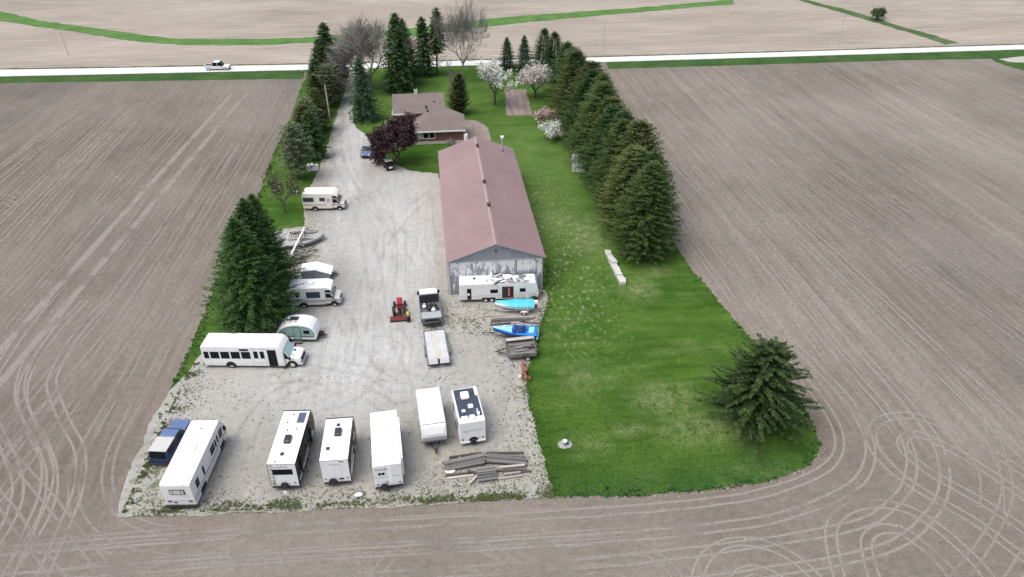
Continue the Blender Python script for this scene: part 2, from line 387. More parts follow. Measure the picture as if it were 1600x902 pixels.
WATERWAY = grass_material('waterway_grass', (0.05, 0.13, 0.03), (0.10, 0.19, 0.06), (0.22, 0.22, 0.11), 0.4)
lot = gp([(206, 798), (300, 796), (500, 788), (700, 780), (868, 776), (1000, 775), (1110, 766), (1200, 752), (1250, 736), (1276, 714), (1281, 695), (1272, 668), (1245, 615),
          (1200, 560), (1155, 510), (1110, 455), (1075, 415), (1062, 395)])
lot += [(lot[-1][0]+0.3, 95), (32, 110), (34, 130), (36.5, 150), (37.5, 166.5), (37.6, 172.2), (0, 172.9), (-28, 173.4), (-27, 167.2)]
lot += gp([(474, 128), (452, 190), (428, 240), (407, 298), (375, 355), (338, 440), (315, 500), (297, 545), (272, 600), (250, 655), (230, 715), (212, 765)])
sheet('lawn', fractal(lot, 0.22, 0.45, 1.0), 0.030, GRASS)
VL, VR = [p for p in VB if p[0] <= -28], [p for p in VB if p[0] >= 41]
sheet('road_verge', fractal(VL+off([p for p in RB if p[0] <= -28], -.2)[::-1], 0.25, 0.8, 2), 0.022, VERGE)
sheet('road_verge', fractal(VR+off([p for p in RB if p[0] >= 42], -.2)[::-1], 0.25, 0.8, 3), 0.022, VERGE)
sheet('road_verge', fractal(off(RT, .1)+off(RT, 1.1)[::-1], 0.35, 0.7, 4), 0.026, grass_material('rough_verge', (0.05, 0.06, 0.03), (0.10, 0.11, 0.05), (0.2, 0.17, 0.12), .6))
# grassed waterways and the ditch in the far fields
top = [(-60, 12), (0, 18), (50, 30), (90, 36), (190, 50), (270, 60), (330, 61), (420, 61), (500, 57), (640, 45), (770, 29), (900, 19), (1050, 8), (1145, -1)]
bot = [(1148, 7), (1050, 15), (900, 28), (770, 41), (640, 57), (500, 66), (420, 70), (330, 71), (270, 69), (190, 62), (90, 46), (50, 41), (0, 32), (-60, 24)]
sheet('grass_waterway', fractal(smooth_path(gp(top), 5)+smooth_path(gp(bot), 5), 0.5, 1.2, 5), 0.034, WATERWAY)
dt = gp([(1225, -14), (1262, 0), (1332, 18), (1402, 40), (1450, 53), (1500, 68)]); db = gp([(1478, 70), (1440, 57), (1392, 43), (1326, 23), (1252, 2), (1212, -12)])
sheet('field_ditch_grass', fractal(smooth_path(dt, 5)+smooth_path(db, 5), 0.5, 1.2, 6), 0.034, grass_material('ditch_grass', (0.04, 0.085, 0.03), (0.085, 0.13, 0.055), (0.16, 0.15, 0.09), .5))
sheet('ditch_bank_grass', fractal(gp([(1545, 88), (1565, 92), (1600, 99), (1680, 118), (1680, 130), (1590, 108), (1555, 97)]), 0.4, 1.0, 7), 0.034, VERGE)
sheet('field_gateway', fractal(gp([(1560, 93), (1600, 88), (1660, 86), (1660, 100), (1600, 98), (1575, 97)]), 0.3, 1.0, 7), 0.040, pmat('gateway_gravel', (.36, .34, .31), .95, 0, .15, .5))

# ---- gravel
def gravel_material():
    n = NT('yard_gravel'); P = n.P
    c = n.mix(n.rng(n.noise(P, 0.11, 6, 0.6), 0.3, 0.7), (0.252, 0.241, 0.216), (0.366, 0.355, 0.328))
    # pale packed wheel lane up the middle, dustier parking edges
    lane = n.math('MAXIMUM', n.blob(-5.5, 88, 6.0, 24, 0.5), n.math('MAXIMUM', n.blob(-10, 65, 9, 9, 0.5), n.blob(-14.5, 122, 3.0, 30, 0.4)))
    c = n.mix(n.math('MULTIPLY', lane, 0.7), c, (0.432, 0.436, 0.428))
    tr = n.noise(n.map(P, (1.0, 0.16, 1), R(6)), 0.9, 7, 0.7, 1.6)
    c = n.scale(c, n.rng(tr, 0.3, 0.7, 0.90, 1.09))
    tr2 = n.noise(n.map(P, (0.45, 1.0, 1), R(35)), 0.55, 7, 0.7, 2.2)
    c = n.scale(c, n.rng(tr2, 0.3, 0.7, 0.93, 1.06))
    tr3 = n.noise(n.map(P, (1.0, 0.05, 1), R(4)), 2.6, 5, 0.65, 0.8)
    c = n.scale(c, n.rng(n.math('ADD', n.math('MULTIPLY', n.math('SUBTRACT', tr3, .5), lane), .5), .3, .7, .84, 1.15))
    c = n.scale(c, n.rng(n.noise(P, 1.7, 8, 0.8), 0.32, 0.68, 0.84, 1.15))
    brown = n.math('MULTIPLY', n.rng(n.noise(P, 0.22, 6, 0.65), 0.5, 0.72), 0.5)
    for (x, y, rx, ry, s) in ((-9, 46, 12, 4, .35), (-18, 71, 2.8, 5, .75), (-19.5, 86, 2.0, 7, .6), (-15.5, 105, 1.6, 9, .55), (-18.0, 108, 2.0, 9, .85), (-17.6, 128, 1.3, 20, .7), (-1.2, 46, 1, 1.4, .6), (0.2, 84, .9, 12, .5), (9, 72, 4, 3, .4), (-9.5, 113.5, 3.5, 4, .5)):
        brown = n.math('MAXIMUM', brown, n.math('MULTIPLY', n.math('MULTIPLY', n.blob(x, y, rx, ry, .5), n.rng(n.noise(P, .7, 5, .65), .35, .6)), s))
    c = n.mix(brown, c, (0.245, 0.222, 0.195))
    olive = n.math('MULTIPLY', n.rng(n.noise(P, 1.6, 4, 0.6), 0.47, 0.62), n.math('MAXIMUM', n.blob(2.3, 70, 3.6, 3.4, .5), n.math('MAXIMUM', n.blob(-18, 88, 2.2, 6, .5), n.blob(3, 47.5, 5, 3, .5))))
    c = n.mix(n.math('MULTIPLY', olive, 0.6), c, (0.20, 0.20, 0.105))
    ew = n.math('MULTIPLY', n.rng(n.noise(P, 1.1, 5, .65), .50, .60), n.math('MAXIMUM', n.blob(-9, 43.2, 19, 1.1, .5), n.blob(-26.6, 49, 1.5, 7, .5)))
    c = n.mix(n.math('MULTIPLY', ew, .8), c, (0.085, 0.105, 0.035))
    # loose stones
    c = n.scale(c, n.rng(n.noise(P, 7, 5, 0.75), 0.28, 0.72, 0.80, 1.18))
    n.bump(n.noise(P, 12, 5, 0.75), 0.04, 0.6)
    return n.done(c, 0.95, 0, 0.2)
GRAVEL = gravel_material()
yard = gp([(182, 809), (300, 806), (500, 797), (700, 788), (866, 779), (856, 730), (838, 670), (824, 615), (826, 575), (836, 535), (846, 500), (860, 470), (852, 455)])
yard += [(10.5, 76.2), (1.4, 76.2), (1.4, 105.5)]
yard += gp([(684, 272), (660, 270), (640, 266), (622, 259), (600, 252), (586, 236), (572, 212), (560, 203), (553, 192), (551, 172), (556, 150), (566, 128)])
yard += [(-13.7, 173.2), (-18.3, 173.3)]
yard += gp([(545, 122), (538, 148), (524, 190), (508, 240), (497, 268), (487, 290), (478, 302), (475, 330), (477, 355), (455, 357), (442, 358), (436, 385), (447, 420), (442, 470), (430, 500), (400, 528), (345, 527), (318, 550), (298, 575), (268, 612), (242, 650), (214, 712), (192, 770)])
sheet('gravel_yard', fractal(yard, 0.25, 0.4, 8), 0.050, GRAVEL)
def road_material():
    n = NT('white_limestone_road'); P = n.P
    c = n.mix(n.rng(n.noise(P, 0.3, 5, 0.6), 0.3, 0.7), (0.50, 0.505, 0.49), (0.60, 0.605, 0.59))
    c = n.scale(c, n.rng(n.noise(n.map(P, (0.01, 1, 1)), 1.6, 4, 0.6), 0.3, 0.7, 0.93, 1.05))
    return n.done(c, 0.9, 0, 0.2)
sheet('road', RB+RT[::-1], 0.060, road_material())
def bed_material():
    n = NT('tilled_garden_bed'); P = n.P
    c = n.mix(n.rng(n.noise(n.map(P, (1, .05, 1)), 1.6, 5, .65), .35, .65), (0.15, 0.118, 0.105), (0.26, 0.215, 0.20))
    c = n.scale(c, n.rng(n.noise(P, 4, 4, .7), .3, .7, .85, 1.15)); n.bump(n.noise(n.map(P, (1, .1, 1)), 3, 4), .08)
    return n.done(c, .95, 0, .15)
BED = bed_material()
sheet('garden_bed', fractal(gp([(789, 140), (791, 181), (831, 180), (822, 140)]), 0.2, 0.5, 9), 0.045, BED)
DRV = pmat('brown_drive_gravel', (0.215, 0.175, 0.155), 0.95, 0, 0.14, 0.7, ((0.30, 0.27, 0.24), 0.5, 0.75, 0.5))
sheet('back_drive', fractal(smooth_path(gp([(712, 193), (735, 188), (752, 193), (763, 203), (767, 225), (764, 250), (740, 252), (715, 240)]), 4, True), 0.12, 0.5, 10), 0.047, DRV)
sheet('back_drive', fractal(smooth_path(gp([(868, 182), (880, 190), (884, 206), (876, 213), (866, 204)]), 4, True), 0.2, 0.5, 12), 0.043, BED)

# ---- tractor wheel tracks pressed into the soil
def track_material(name, col, lo, hi, k):
    n = NT(name); P = n.P
    c = n.scale(col, n.rng(n.noise(P, 3.5, 4, .7), .3, .7, .88, 1.12))
    n.done(c, .95, 0, .15)
    tr = n.n.new('ShaderNodeBsdfTransparent'); mx = n.n.new('ShaderNodeMixShader')
    U = n.sep(n.tc.outputs['UV'])[0]
    soft = n.rng(n.math('ABSOLUTE', n.math('SUBTRACT', U, 0.5)), 0.5, 0.22)
    a = n.math('MULTIPLY', n.math('MULTIPLY', n.rng(n.noise(P, 0.22, 4, .6), lo, hi), soft), n.math('MULTIPLY', k, n.rng(n.noise(P, 5, 2, .6), .3, .6, .7, 1)))
    n.t.links.new(a, mx.inputs[0]); n.t.links.new(tr.outputs[0], mx.inputs[1]); n.t.links.new(n.b.outputs[0], mx.inputs[2]); n.t.links.new(mx.outputs[0], n.out.inputs[0])
    return n.mat
TR = [track_material('pale_wheel_track', (0.290, 0.256, 0.230), .22, .48, 0.82), track_material('faint_wheel_track', (0.285, 0.252, 0.228), .26, .52, 0.72)]
zt = [0.004]
def tracks(name, passes):
    V, F, MI, UV = [], [], [], []
    for (px, offs, wd, mi) in passes:
        c = [Vector(p) for p in smooth_path(gp(px), 10)]
        for off in offs:
            zt[0] += 0.0001; b = len(V); k = 0; wd *= 1.0
            for i, p in enumerate(c):
                d = (c[min(i+1, len(c)-1)]-c[max(i-1, 0)])
                if d.length < 1e-6: continue
                d.normalize(); nn = Vector((-d.y, d.x)); wob = 0.10*mnoise.noise(Vector((p.x*.3, p.y*.3, off)))
                q = p+nn*(off+wob)
                for s in (-.5, .5):
                    V.append((q.x+nn.x*s*wd*1.3, q.y+nn.y*s*wd*1.3, zt[0])); UV.append((s+.5, 0))
                if k: F.append((b+2*k-2, b+2*k-1, b+2*k+1, b+2*k)); MI.append(mi)
                k += 1
    F = np.array(F); me = mesh_np(name, V, F, TR, MI)
    uv = me.uv_layers.new(name='u'); uv.data.foreach_set('uv', np.array(UV, dtype=np.float32)[F.ravel()].ravel())
    # make every strip face the sky
    me.flip_normals() if me.polygons[0].normal.z < 0 else None
    return tag(link(name, me), kind='structure')
D4 = (-1.75, -0.9, 0.9, 1.75)
tracks('wheel_tracks', [
  ([(-60, 888), (200, 867), (500, 846), (800, 829), (1000, 815), (1100, 806), (1200, 790), (1280, 763), (1322, 735), (1336, 700), (1325, 660), (1296, 616), (1245, 562), (1190, 505), (1135, 432), (1085, 366), (1040, 300)], D4, .30, 0),
  ([(900, 905), (1100, 884), (1250, 862), (1370, 835), (1430, 790), (1450, 745), (1440, 690), (1405, 640), (1370, 600), (1300, 520), (1200, 400), (1100, 290), (1000, 195)], D4, .30, 0),
  ([(1660, 800), (1560, 730), (1480, 683), (1430, 664), (1395, 670), (1386, 692), (1403, 718), (1450, 755), (1530, 800), (1600, 850), (1680, 910)], D4, .28, 0),
  ([(1345, 930), (1330, 870), (1327, 835), (1342, 815), (1372, 806), (1412, 812), (1450, 836), (1500, 880), (1540, 930)], D4, .28, 0),
  ([(1110, 930), (1126, 888), (1152, 870), (1190, 872), (1230, 890), (1270, 930)], D4, .28, 0),
  ([(600, 930), (625, 890), (665, 874), (715, 872), (765, 885), (810, 930)], D4, .26, 1),
  ([(840, 930), (870, 885), (910, 868), (960, 868), (1010, 885), (1050, 930)], D4, .26, 1),
  ([(390, 930), (430, 900), (475, 892), (520, 897), (560, 930)], D4, .26, 1),
  ([(300, 460), (255, 520), (205, 610), (160, 690), (142, 750), (152, 800), (195, 836), (262, 851), (360, 853), (500, 845)], D4, .28, 1),
  ([(150, 470), (100, 525), (68, 575), (58, 612), (74, 660), (98, 710), (98, 760), (75, 822), (30, 920)], D4, .30, 0),
  ([(90, 470), (40, 540), (12, 590), (10, 640), (40, 700), (55, 750), (42, 810), (-10, 890)], D4, .28, 0),
  ([(245, 440), (205, 500), (80, 650), (0, 745), (-60, 820)], D4, .28, 1), ([(168, 500), (80, 605), (-10, 715)], D4, .28, 1),
  ([(-30, 700), (30, 770), (100, 860), (150, 930)], D4, .28, 1), ([(-40, 862), (250, 836), (520, 822), (900, 800)], (-.5, .5), .3, 1),
  ([(40, 930), (200, 905), (500, 884), (800, 866), (1000, 852)], D4, .3, 1),
  # left field
  ([(421, 128), (300, 310), (168, 500)], D4, .28, 1), ([(375, 145), (230, 310), (63, 500), (-60, 640)], (-1.5, 1.5), .95, 0), ([(375, 145), (230, 310), (63, 500), (-60, 640)], (-1.1, 1.9), .3, 0), ([(303, 170), (160, 320), (0, 495), (-60, 560)], D4, .28, 1),
  ([(227, 160), (110, 290), (-20, 448)], D4, .26, 1), ([(206, 162), (100, 260), (-20, 380)], D4, .26, 0), ([(147, 162), (60, 225), (-20, 288)], D4, .28, 0),
  ([(459, 137), (350, 320), (244, 500)], D4, .22, 1), ([(80, 165), (-20, 240)], D4, .25, 1), ([(440, 130), (400, 195), (330, 310)], (-.9, .9), .2, 1),
  # right field
  ([(1010, 141), (1120, 242), (1250, 360), (1400, 500), (1520, 615), (1660, 750)], D4, .28, 0), ([(1045, 131), (1280, 305), (1532, 500), (1660, 600)], D4, .22, 1),
  ([(1105, 145), (1350, 308), (1640, 508)], D4, .22, 1), ([(1218, 135), (1420, 270), (1640, 425)], (-.9, .9), .2, 1), ([(1300, 140), (1450, 225), (1640, 335)], D4, .2, 1),
  ([(975, 140), (1100, 275), (1240, 425), (1400, 590)], (-.9, .9), .22, 1), ([(1390, 130), (1640, 260)], (-.9, .9), .2, 1),
  ([(1470, 560), (1550, 640), (1590, 720), (1600, 790), (1570, 860), (1520, 930)], D4, .26, 1), ([(1400, 560), (1500, 660), (1545, 740), (1550, 800)], (-.9, .9), .24, 1),
])
_rt2 = random.Random(17); extra = []
for k in range(26):
    x = -30-k*3.3+_rt2.uniform(-1, 1); y0, y1 = _rt2.uniform(50, 90), _rt2.uniform(120, 160)
    extra.append(((x, y0, x+(y1-y0)*.035, y1), _rt2.choice([(-.9, .9), (0,), (-.45, .45)]), _rt2.uniform(.12, .24)))
for k in range(46):
    x = 36+k*2.9+_rt2.uniform(-1, 1); y0, y1 = _rt2.uniform(36, 95), _rt2.uniform(115, 163)
    extra.append(((x, y0, x-(y1-y0)*.20, y1), _rt2.choice([(-.9, .9), (0,), (-.45, .45), (-1.2, -.6, .6, 1.2)]), _rt2.uniform(.12, .26)))
_gp = gp
def gp(px): return [tuple(p[:2]) if len(p) == 3 else G(*p) for p in px]
tracks('drill_lines', [([(a, b, 0), ((a*.67+c*.33)+.3, b*.67+d*.33, 0), ((a*.33+c*.67)-.2, b*.33+d*.67, 0), (c, d, 0)], o, w_, 1) for (a, b, c, d), o, w_ in extra if not (c < 38.5 and c > -28)])
gp = _gp
sc = []
for u, v in ((1010, 112), (1050, 114), (1112, 113), (1178, 110), (1240, 107), (1302, 106), (1362, 105), (1570, 112), (1480, 107), (228, 150), (243, 153), (318, 152), (340, 150), (282, 140), (20, 318), (30, 305)):
    sc.append(([(u-12, v-3), (u-2, v+1), (u, v+4), (u-3, v+8), (u-14, v+10)], (-.6, .6), .22, 0))
tracks('wheel_tracks', sc)
TR[:] = [track_material('pale_gravel_rut', (.47, .465, .45), .34, .62, .38), track_material('dark_gravel_rut', (.29, .28, .26), .38, .66, .18)]
zt[0] = .0525
tracks('gravel_ruts', [
  ([(545, 150), (528, 200), (530, 250), (560, 320), (580, 400), (590, 470), (600, 540), (560, 610), (480, 640)], (-.9, .9), .48, 0),
  ([(540, 160), (524, 215), (540, 280), (600, 340), (650, 400), (668, 450)], (-.85, .85), .48, 1),
  ([(552, 210), (560, 260), (600, 330), (610, 420), (600, 480), (640, 560), (660, 610)], (-.85, .85), .48, 0),
  ([(680, 300), (640, 330), (600, 380), (575, 440), (560, 520)], (-.8, .8), .48, 1),
  ([(660, 290), (600, 300), (550, 320), (530, 330)], (-.8, .8), .48, 1), ([(690, 420), (690, 380), (685, 330), (680, 285)], (-.8, .8), .48, 0),
  ([(610, 600), (570, 570), (570, 530), (610, 520), (650, 545)], (-.8, .8), .48, 1), ([(480, 560), (540, 575), (600, 585), (680, 600), (760, 600)], (-.85, .85), .48, 0),
  ([(400, 600), (450, 590), (520, 595), (580, 620), (610, 640)], (-.8, .8), .48, 1), ([(690, 500), (700, 560), (680, 620), (620, 640)], (-.8, .8), .48, 1),
  ([(515, 480), (540, 500), (550, 540), (530, 580)], (-.8, .8), .48, 1), ([(380, 700), (395, 660), (430, 620), (500, 590)], (-.85, .85), .48, 1)])

# ================================================================ BUILDINGS
def window(parent, x0, x1, z0, z1, y, out=-1, fw=0.06, frame=None, pane=None, depth=0.03, mull=0, name='window'):
    """a framed window in a wall facing -y (out=-1) or +y; pane set behind the frame"""
    frame = frame or M['white']; pane = pane or M['glass']
    m = MB(); a, b = sorted((y, y+out*depth))
    m.box(x0, x0+fw, a, b, z0, z1); m.box(x1-fw, x1, a, b, z0, z1)
    m.box(x0+fw, x1-fw, a, b, z1-fw, z1); m.box(x0+fw, x1-fw, a, b, z0, z0+fw)
    for i in range(mull):
        xc = x0+(x1-x0)*(i+1)/(mull+1); m.box(xc-fw/2, xc+fw/2, a, b, z0+fw, z1-fw)
    o = m.build(name, frame, parent)
    p = MB(); a, b = sorted((y, y+out*depth*0.4)); p.box(x0+fw*.9, x1-fw*.9, a, b, z0+fw*.9, z1-fw*.9); p.build('pane', pane, o)
    return o

# ---- long metal-roofed shed
BX0, BX1, BY0, BY1, BE, BP = 0.95, 12.2, 75.25, 109.2, 4.9, 6.95
def peel_material():
    n = NT('peeling_white_paint_on_steel'); P = n.P
    streak = n.noise(n.map(P, (1, 1, .35)), 1.5, 8, .72, .4)
    fine = n.noise(n.map(P, (1, 1, .25)), 6, 5, .7)
    hi = n.rng(n.sep(P)[2], 0.5, 3.4, -0.10, 0.035)
    f = n.rng(n.math('ADD', n.math('ADD', n.math('MULTIPLY', streak, .75), n.math('MULTIPLY', fine, .25)), hi), .49, .53)
    grey = n.mix(n.rng(n.noise(P, 2, 4), .3, .7), (0.20, 0.212, 0.24), (0.31, 0.325, 0.355))
    return n.done(n.mix(f, grey, (.66, .66, .66)), .7, 0, .3)
def roof_material():
    n = NT('faded_red_metal_roof'); P = n.P
    c = n.mix(n.rng(n.noise(P, .12, 4), .3, .7), (0.205, 0.128, 0.124), (0.248, 0.158, 0.154))
    c = n.scale(c, n.rng(n.noise(n.map(P, (.25, 3, 1)), 1.2, 5, .6), .3, .7, .94, 1.06))
    c = n.mix(n.math('MULTIPLY', n.rng(n.noise(n.map(P, (1, .25, 1)), .5, 6, .7), .52, .75), .4), c, (0.30, 0.235, 0.225))
    return n.done(c, .42, 0, .6)
PEEL, REDROOF = peel_material(), roof_material()
GREYCLAD = pmat('grey_ribbed_cladding', (0.25, 0.26, 0.285), .6, .1, .1, 2, ((0.36, 0.37, 0.39), .5, .8, 1.5))
def ribbed_wall(x0, x1, zf, y, out, n, proud=0.035, z0=0.0):
    """vertical ribbed cladding; zf(x) gives the height of its top edge"""
    m = MB(); st = (x1-x0)/n
    for i in range(n):
        a = x0+i*st; prof = [(0, 0), (.30, 0), (.38, 1), (.62, 1), (.70, 0), (1, 0)]
        for (t0, h0), (t1, h1) in zip(prof[:-1], prof[1:]):
            xa, xb = a+t0*st, a+t1*st
            m.add([(xa, y+out*h0*proud, z0), (xb, y+out*h1*proud, z0), (xb, y+out*h1*proud, zf(xb)), (xa, y+out*h0*proud, zf(xa))], [(0, 1, 2, 3) if out < 0 else (3, 2, 1, 0)])
    return m
shed = thing('metal_shed', 'long grey shed with a faded red metal roof and a peeling white end wall', 'shed', (0, 0))
xm = (BX0+BX1)/2
m = ribbed_wall(BX0+.09, BX1-.09, lambda x: BE-0.32, BY0, -1, 44); o = m.build('wall', PEEL, shed, label='peeling white and grey end wall')
def gz(x): return BP-0.12-(abs(x-xm)/(xm-BX0))*(BP-BE)
m = ribbed_wall(BX0+.09, BX1-.09, lambda x: max(BE-.25, gz(x)), BY0-.03, -1, 44, z0=BE-.25); m.build('gable', GREYCLAD, shed)
m = MB(); m.box(BX0+.05, BX1-.05, BY0-.10, BY0+.02, BE-.33, BE-.245); m.box(BX0-.03, BX0+.10, BY0-.09, BY0+.1, 0, BE-.10); m.box(BX1-.10, BX1+.03, BY0-.09, BY0+.1, 0, BE-.10); m.box(xm-.05, xm+.05, BY0-.075, BY0, 0.1, BE-.34)
m.build('corner_trim', M['galv'], shed)
m = MB(); m.box(BX0, BX0+.12, BY0+.1, BY1, 0, BE-.02); m.box(BX1-.12, BX1, BY0+.1, BY1, 0, BE-.02); m.box(BX0+.12, BX1-.12, BY1-.12, BY1, 0, BE-.1)
m.add([(BX0+.05, BY1-.06, BE-.12), (BX1-.05, BY1-.06, BE-.12), (xm, BY1-.06, BP-.15)], [(0, 2, 1)]); m.build('side_wall', pmat('red_wall_cladding', (.27, .10, .085), .6, 0, .12, 1), shed)
for sgn in (-1, 1):                       # two roof slopes of ribbed sheet
    m = MB(); ex = BX0-.30 if sgn < 0 else BX1+.30
    ez = BE-.30*(BP-BE)/(xm-BX0); nr = 76; y0, y1 = BY0-.32, BY1+.25; st = (y1-y0)/nr
    for i in range(nr):
        a = y0+i*st
        for (t0, h0), (t1, h1) in (((0, 0), (.42, 0)), ((.42, 0), (.47, 1)), ((.47, 1), (.53, 1)), ((.53, 1), (.58, 0)), ((.58, 0), (1, 0))):
            q = [(ex, a+t0*st, ez+h0*.012), (ex, a+t1*st, ez+h1*.012), (xm, a+t1*st, BP+h1*.012), (xm, a+t0*st, BP+h0*.012)]
            m.add(q, [(0, 1, 2, 3) if sgn > 0 else (3, 2, 1, 0)])
    m.add([(ex, y0, ez-.10), (xm, y0, BP-.10), (xm, y0, BP), (ex, y0, ez)], [(0, 1, 2, 3) if sgn < 0 else (3, 2, 1, 0)], 1)
    m.add([(ex, y0, ez-.10), (ex, y1, ez-.10), (ex, y1, ez), (ex, y0, ez)], [(0, 1, 2, 3) if sgn > 0 else (3, 2, 1, 0)], 1)
    m.add([(ex, y0, ez-.10), (ex, y1, ez-.10), (xm, y1, BP-.10), (xm, y0, BP-.10)], [(0, 1, 2, 3) if sgn < 0 else (3, 2, 1, 0)], 1)
    m.build('roof', [REDROOF, M['galv']], shed)
m = MB(); m.add([(xm-.22, BY0-.34, BP-.04), (xm, BY0-.34, BP+.06), (xm+.22, BY0-.34, BP-.04), (xm-.22, BY1+.27, BP-.04), (xm, BY1+.27, BP+.06), (xm+.22, BY1+.27, BP-.04)], [(0, 1, 4, 3), (1, 2, 5, 4)])
m.build('ridge_cap', pmat('pale_pink_ridge_cap', (.30, .225, .22), .5, 0, .08, 1), shed)
VENT = pmat('brown_vent_metal', (.11, .075, .065), .5, .4, .2, 6)
for vy in (84.9, 92.0, 105.1):
    m = MB(); m.tube((xm, vy, BP-.05), (xm, vy, BP+.22), .17, .17, 12); m.build('roof_vent', VENT, shed)
    m = MB(); m.ball((xm, vy, BP+.38), .25, 14, 8, 0, (1, 1, .85)); m.tube((xm, vy, BP+.19), (xm, vy, BP+.25), .24, .24, 12)
    link('vent_cowl', m.mesh('vent_cowl', VENT), shed)
m = MB(); cx, cy = 10.55, 106.8; m.tube((cx, cy, 5.3), (cx, cy, 7.55), .13, .13, 10); m.build('stovepipe', M['galv'], shed)
m = MB(); m.tube((cx, cy, 7.55), (cx, cy, 7.85), .27, .2, 10); m.tube((cx, cy, 7.85), (cx, cy, 7.93), .30, .05, 10); m.build('pipe_cap', M['white'], shed)
m = MB(); m.tube((cx, cy, 5.2), (cx, cy, 5.62), .26, .18, 10); m.build('pipe_flashing', VENT, shed)
m = MB(); m.box(xm-.06, xm+.06, BY0-.16, BY0-.07, 5.75, 6.12); m.build('gable_lamp', M['trim'], shed)
m = MB(); m.box(BX0-.06, BX0-.01, 88.2, 92.2, .1, 3.6); m.build('side_door', pmat('dark_red_door', (.16, .045, .04), .6, 0, .1, 2), shed)
m = MB(); m.tube((BX0-.20, BY0+.05, .2), (BX0-.20, BY0+.05, BE-.3), .05, .05, 8); m.box(BX0-.22, BX0-.02, BY0-.02, BY0+.1, 2.9, 3.1); m.build('downpipe', M['galv'], shed)

# ---- split-level brick house
house = thing('brick_house', 'red brick split level house with brown shingle roofs behind the shed', 'house', (0, 0))
def brick_material():
    n = NT('red_brick'); P = n.P
    q = n.n.new('ShaderNodeTexBrick'); n.t.links.new(n.map(P, (1, 1, 1)), q.inputs['Vector'])
    mp = n.n.new('ShaderNodeCombineXYZ'); s = n.sep(P); n.t.links.new(n.math('ADD', s[0], s[1]), mp.inputs[0]); n.t.links.new(s[2], mp.inputs[1]); n.t.links.new(mp.outputs[0], q.inputs['Vector'])
    q.inputs['Scale'].default_value = 4.2; q.inputs['Mortar Size'].default_value = .02
    q.inputs['Color1'].default_value = (.20, .075, .055, 1); q.inputs['Color2'].default_value = (.14, .05, .04, 1); q.inputs['Mortar'].default_value = (.25, .2, .17, 1)
    return n.done(n.scale(q.outputs['Color'], n.rng(n.noise(P, 1.5, 4), .3, .7, .8, 1.2)), .85, 0, .2)
BRICK = brick_material()
SHING = pmat('brown_shingle', (0.158, 0.128, 0.117), .9, 0, .10, .8, ((.115, .10, .098), .5, .8, 3.0), bump=.01)
FASC = pmat('white_fascia', (.72, .72, .70), .5, 0, .04, 2)
hx0, hx1, hy0, hy1, he = -3.55, 5.35, 124.75, 131.0, 2.55            # front block
bx0, bx1, by0, by1, be = -6.5, 2.0, 130.4, 139.2, 3.9                # taller back block
m = MB(); m.box(hx0, hx1, hy0, hy1, .55, he); m.build('wall', BRICK, house)
m = MB(); m.box(hx0-.03, hx1+.03, hy0-.05, hy1, 0, .55); m.build('foundation', M['concrete'], house)
m = MB(); m.box(bx0, bx1, by0, by1, .5, be); m.build('wall', BRICK, house)
m = MB(); m.box(bx0-.03, bx1+.03, by0-.04, by1, 0, .5); m.build('foundation', M['concrete'], house)
def roof_part(faces, eave, name='roof'):
    mm = MB()
    for f in faces: mm.add(f, [tuple(range(len(f)))])
    o = mm.build(name, SHING, house); so = o.modifiers.new('thick', 'SOLIDIFY'); so.thickness = .12; so.offset = -1
    return o
ov = .45; fx0, fx1, fy0, fy1 = hx0-ov, hx1+ov, hy0-ov, hy1+ov
rz, ry = 4.15, (fy0+fy1)/2; rx = fx0+(ry-fy0)          # ridge of the front block
bz, bry = 5.95, (by0+by1)/2+.3
gx0, gx1, gy0, gy1 = bx0-.5, bx1+.5, by0-.45, by1+.45
roof_part([[(fx0, fy0, he), (fx1, fy0, he), (fx1, ry, rz), (rx, ry, rz)]], he)
roof_part([[(fx0, gy0+1.9, he), (fx0, fy0, he), (rx, ry, rz), (rx-.35, gy0+4.2, rz+.75)]], he)
roof_part([[(rx, ry, rz), (fx1, ry, rz), (fx1, fy1, he), (rx+3.4, fy1, he), (rx-.35, gy0+4.2, rz+.75)]], he)
roof_part([[(gx0, gy0, be), (gx1, gy0, be), (gx1, bry, bz), (gx0, bry, bz)]], be)
roof_part([[(gx1, gy1, be), (gx0, gy1, be), (gx0, bry, bz), (gx1, bry, bz)]], be)
for xx in (bx0+.02, bx1-.02):
    mm = MB(); mm.add([(xx, by0, be), (xx, by1, be), (xx, bry, bz-.2)], [(0, 1, 2)]); mm.build('gable_wall', BRICK, house)
mm = MB(); mm.add([(hx1-.02, hy0, he-.02), (hx1-.02, hy1, he-.02), (hx1-.02, ry, rz-.2)], [(0, 1, 2)]); mm.build('gable_wall', BRICK, house)
m = MB(); m.box(fx0-.03, fx1+.03, fy0-.12, fy0-.005, he-.2, he+.03); m.box(fx0-.13, fx0-.005, fy0-.12, gy0+1.9, he-.2, he+.03); m.box(gx0-.03, fx0+.1, gy0-.12, gy0-.005, be-.2, be+.03); m.box(gx0-.1, gx0-.01, gy0, bry, be-.14, be+.0)
m.build('fascia', FASC, house)
w_ = window(house, hx0+.75, hx0+3.95, 1.05, 2.42, hy0, -1, .12, M['white'], M['glass'], .06, 2)
for (dx, wd) in ((1.05, .30), (1.5, .16)):
    mm = MB(); mm.box(hx0+dx, hx0+dx+wd, hy0-.045, hy0-.03, 1.2, 2.28); mm.build('curtain', M['oldwhite'], w_)
window(house, bx0+2.6, bx0+3.5, 2.75, 3.6, by0, -1, .09, M['white'])
window(house, bx0+2.7, bx0+3.2, 1.0, 1.7, by0, -1, .09, M['white'])
m = MB(); m.box(hx0-.30, hx0-.02, hy0-.10, hy0+.2, 0, 2.4); m.build('entry_screen', M['white'], house)
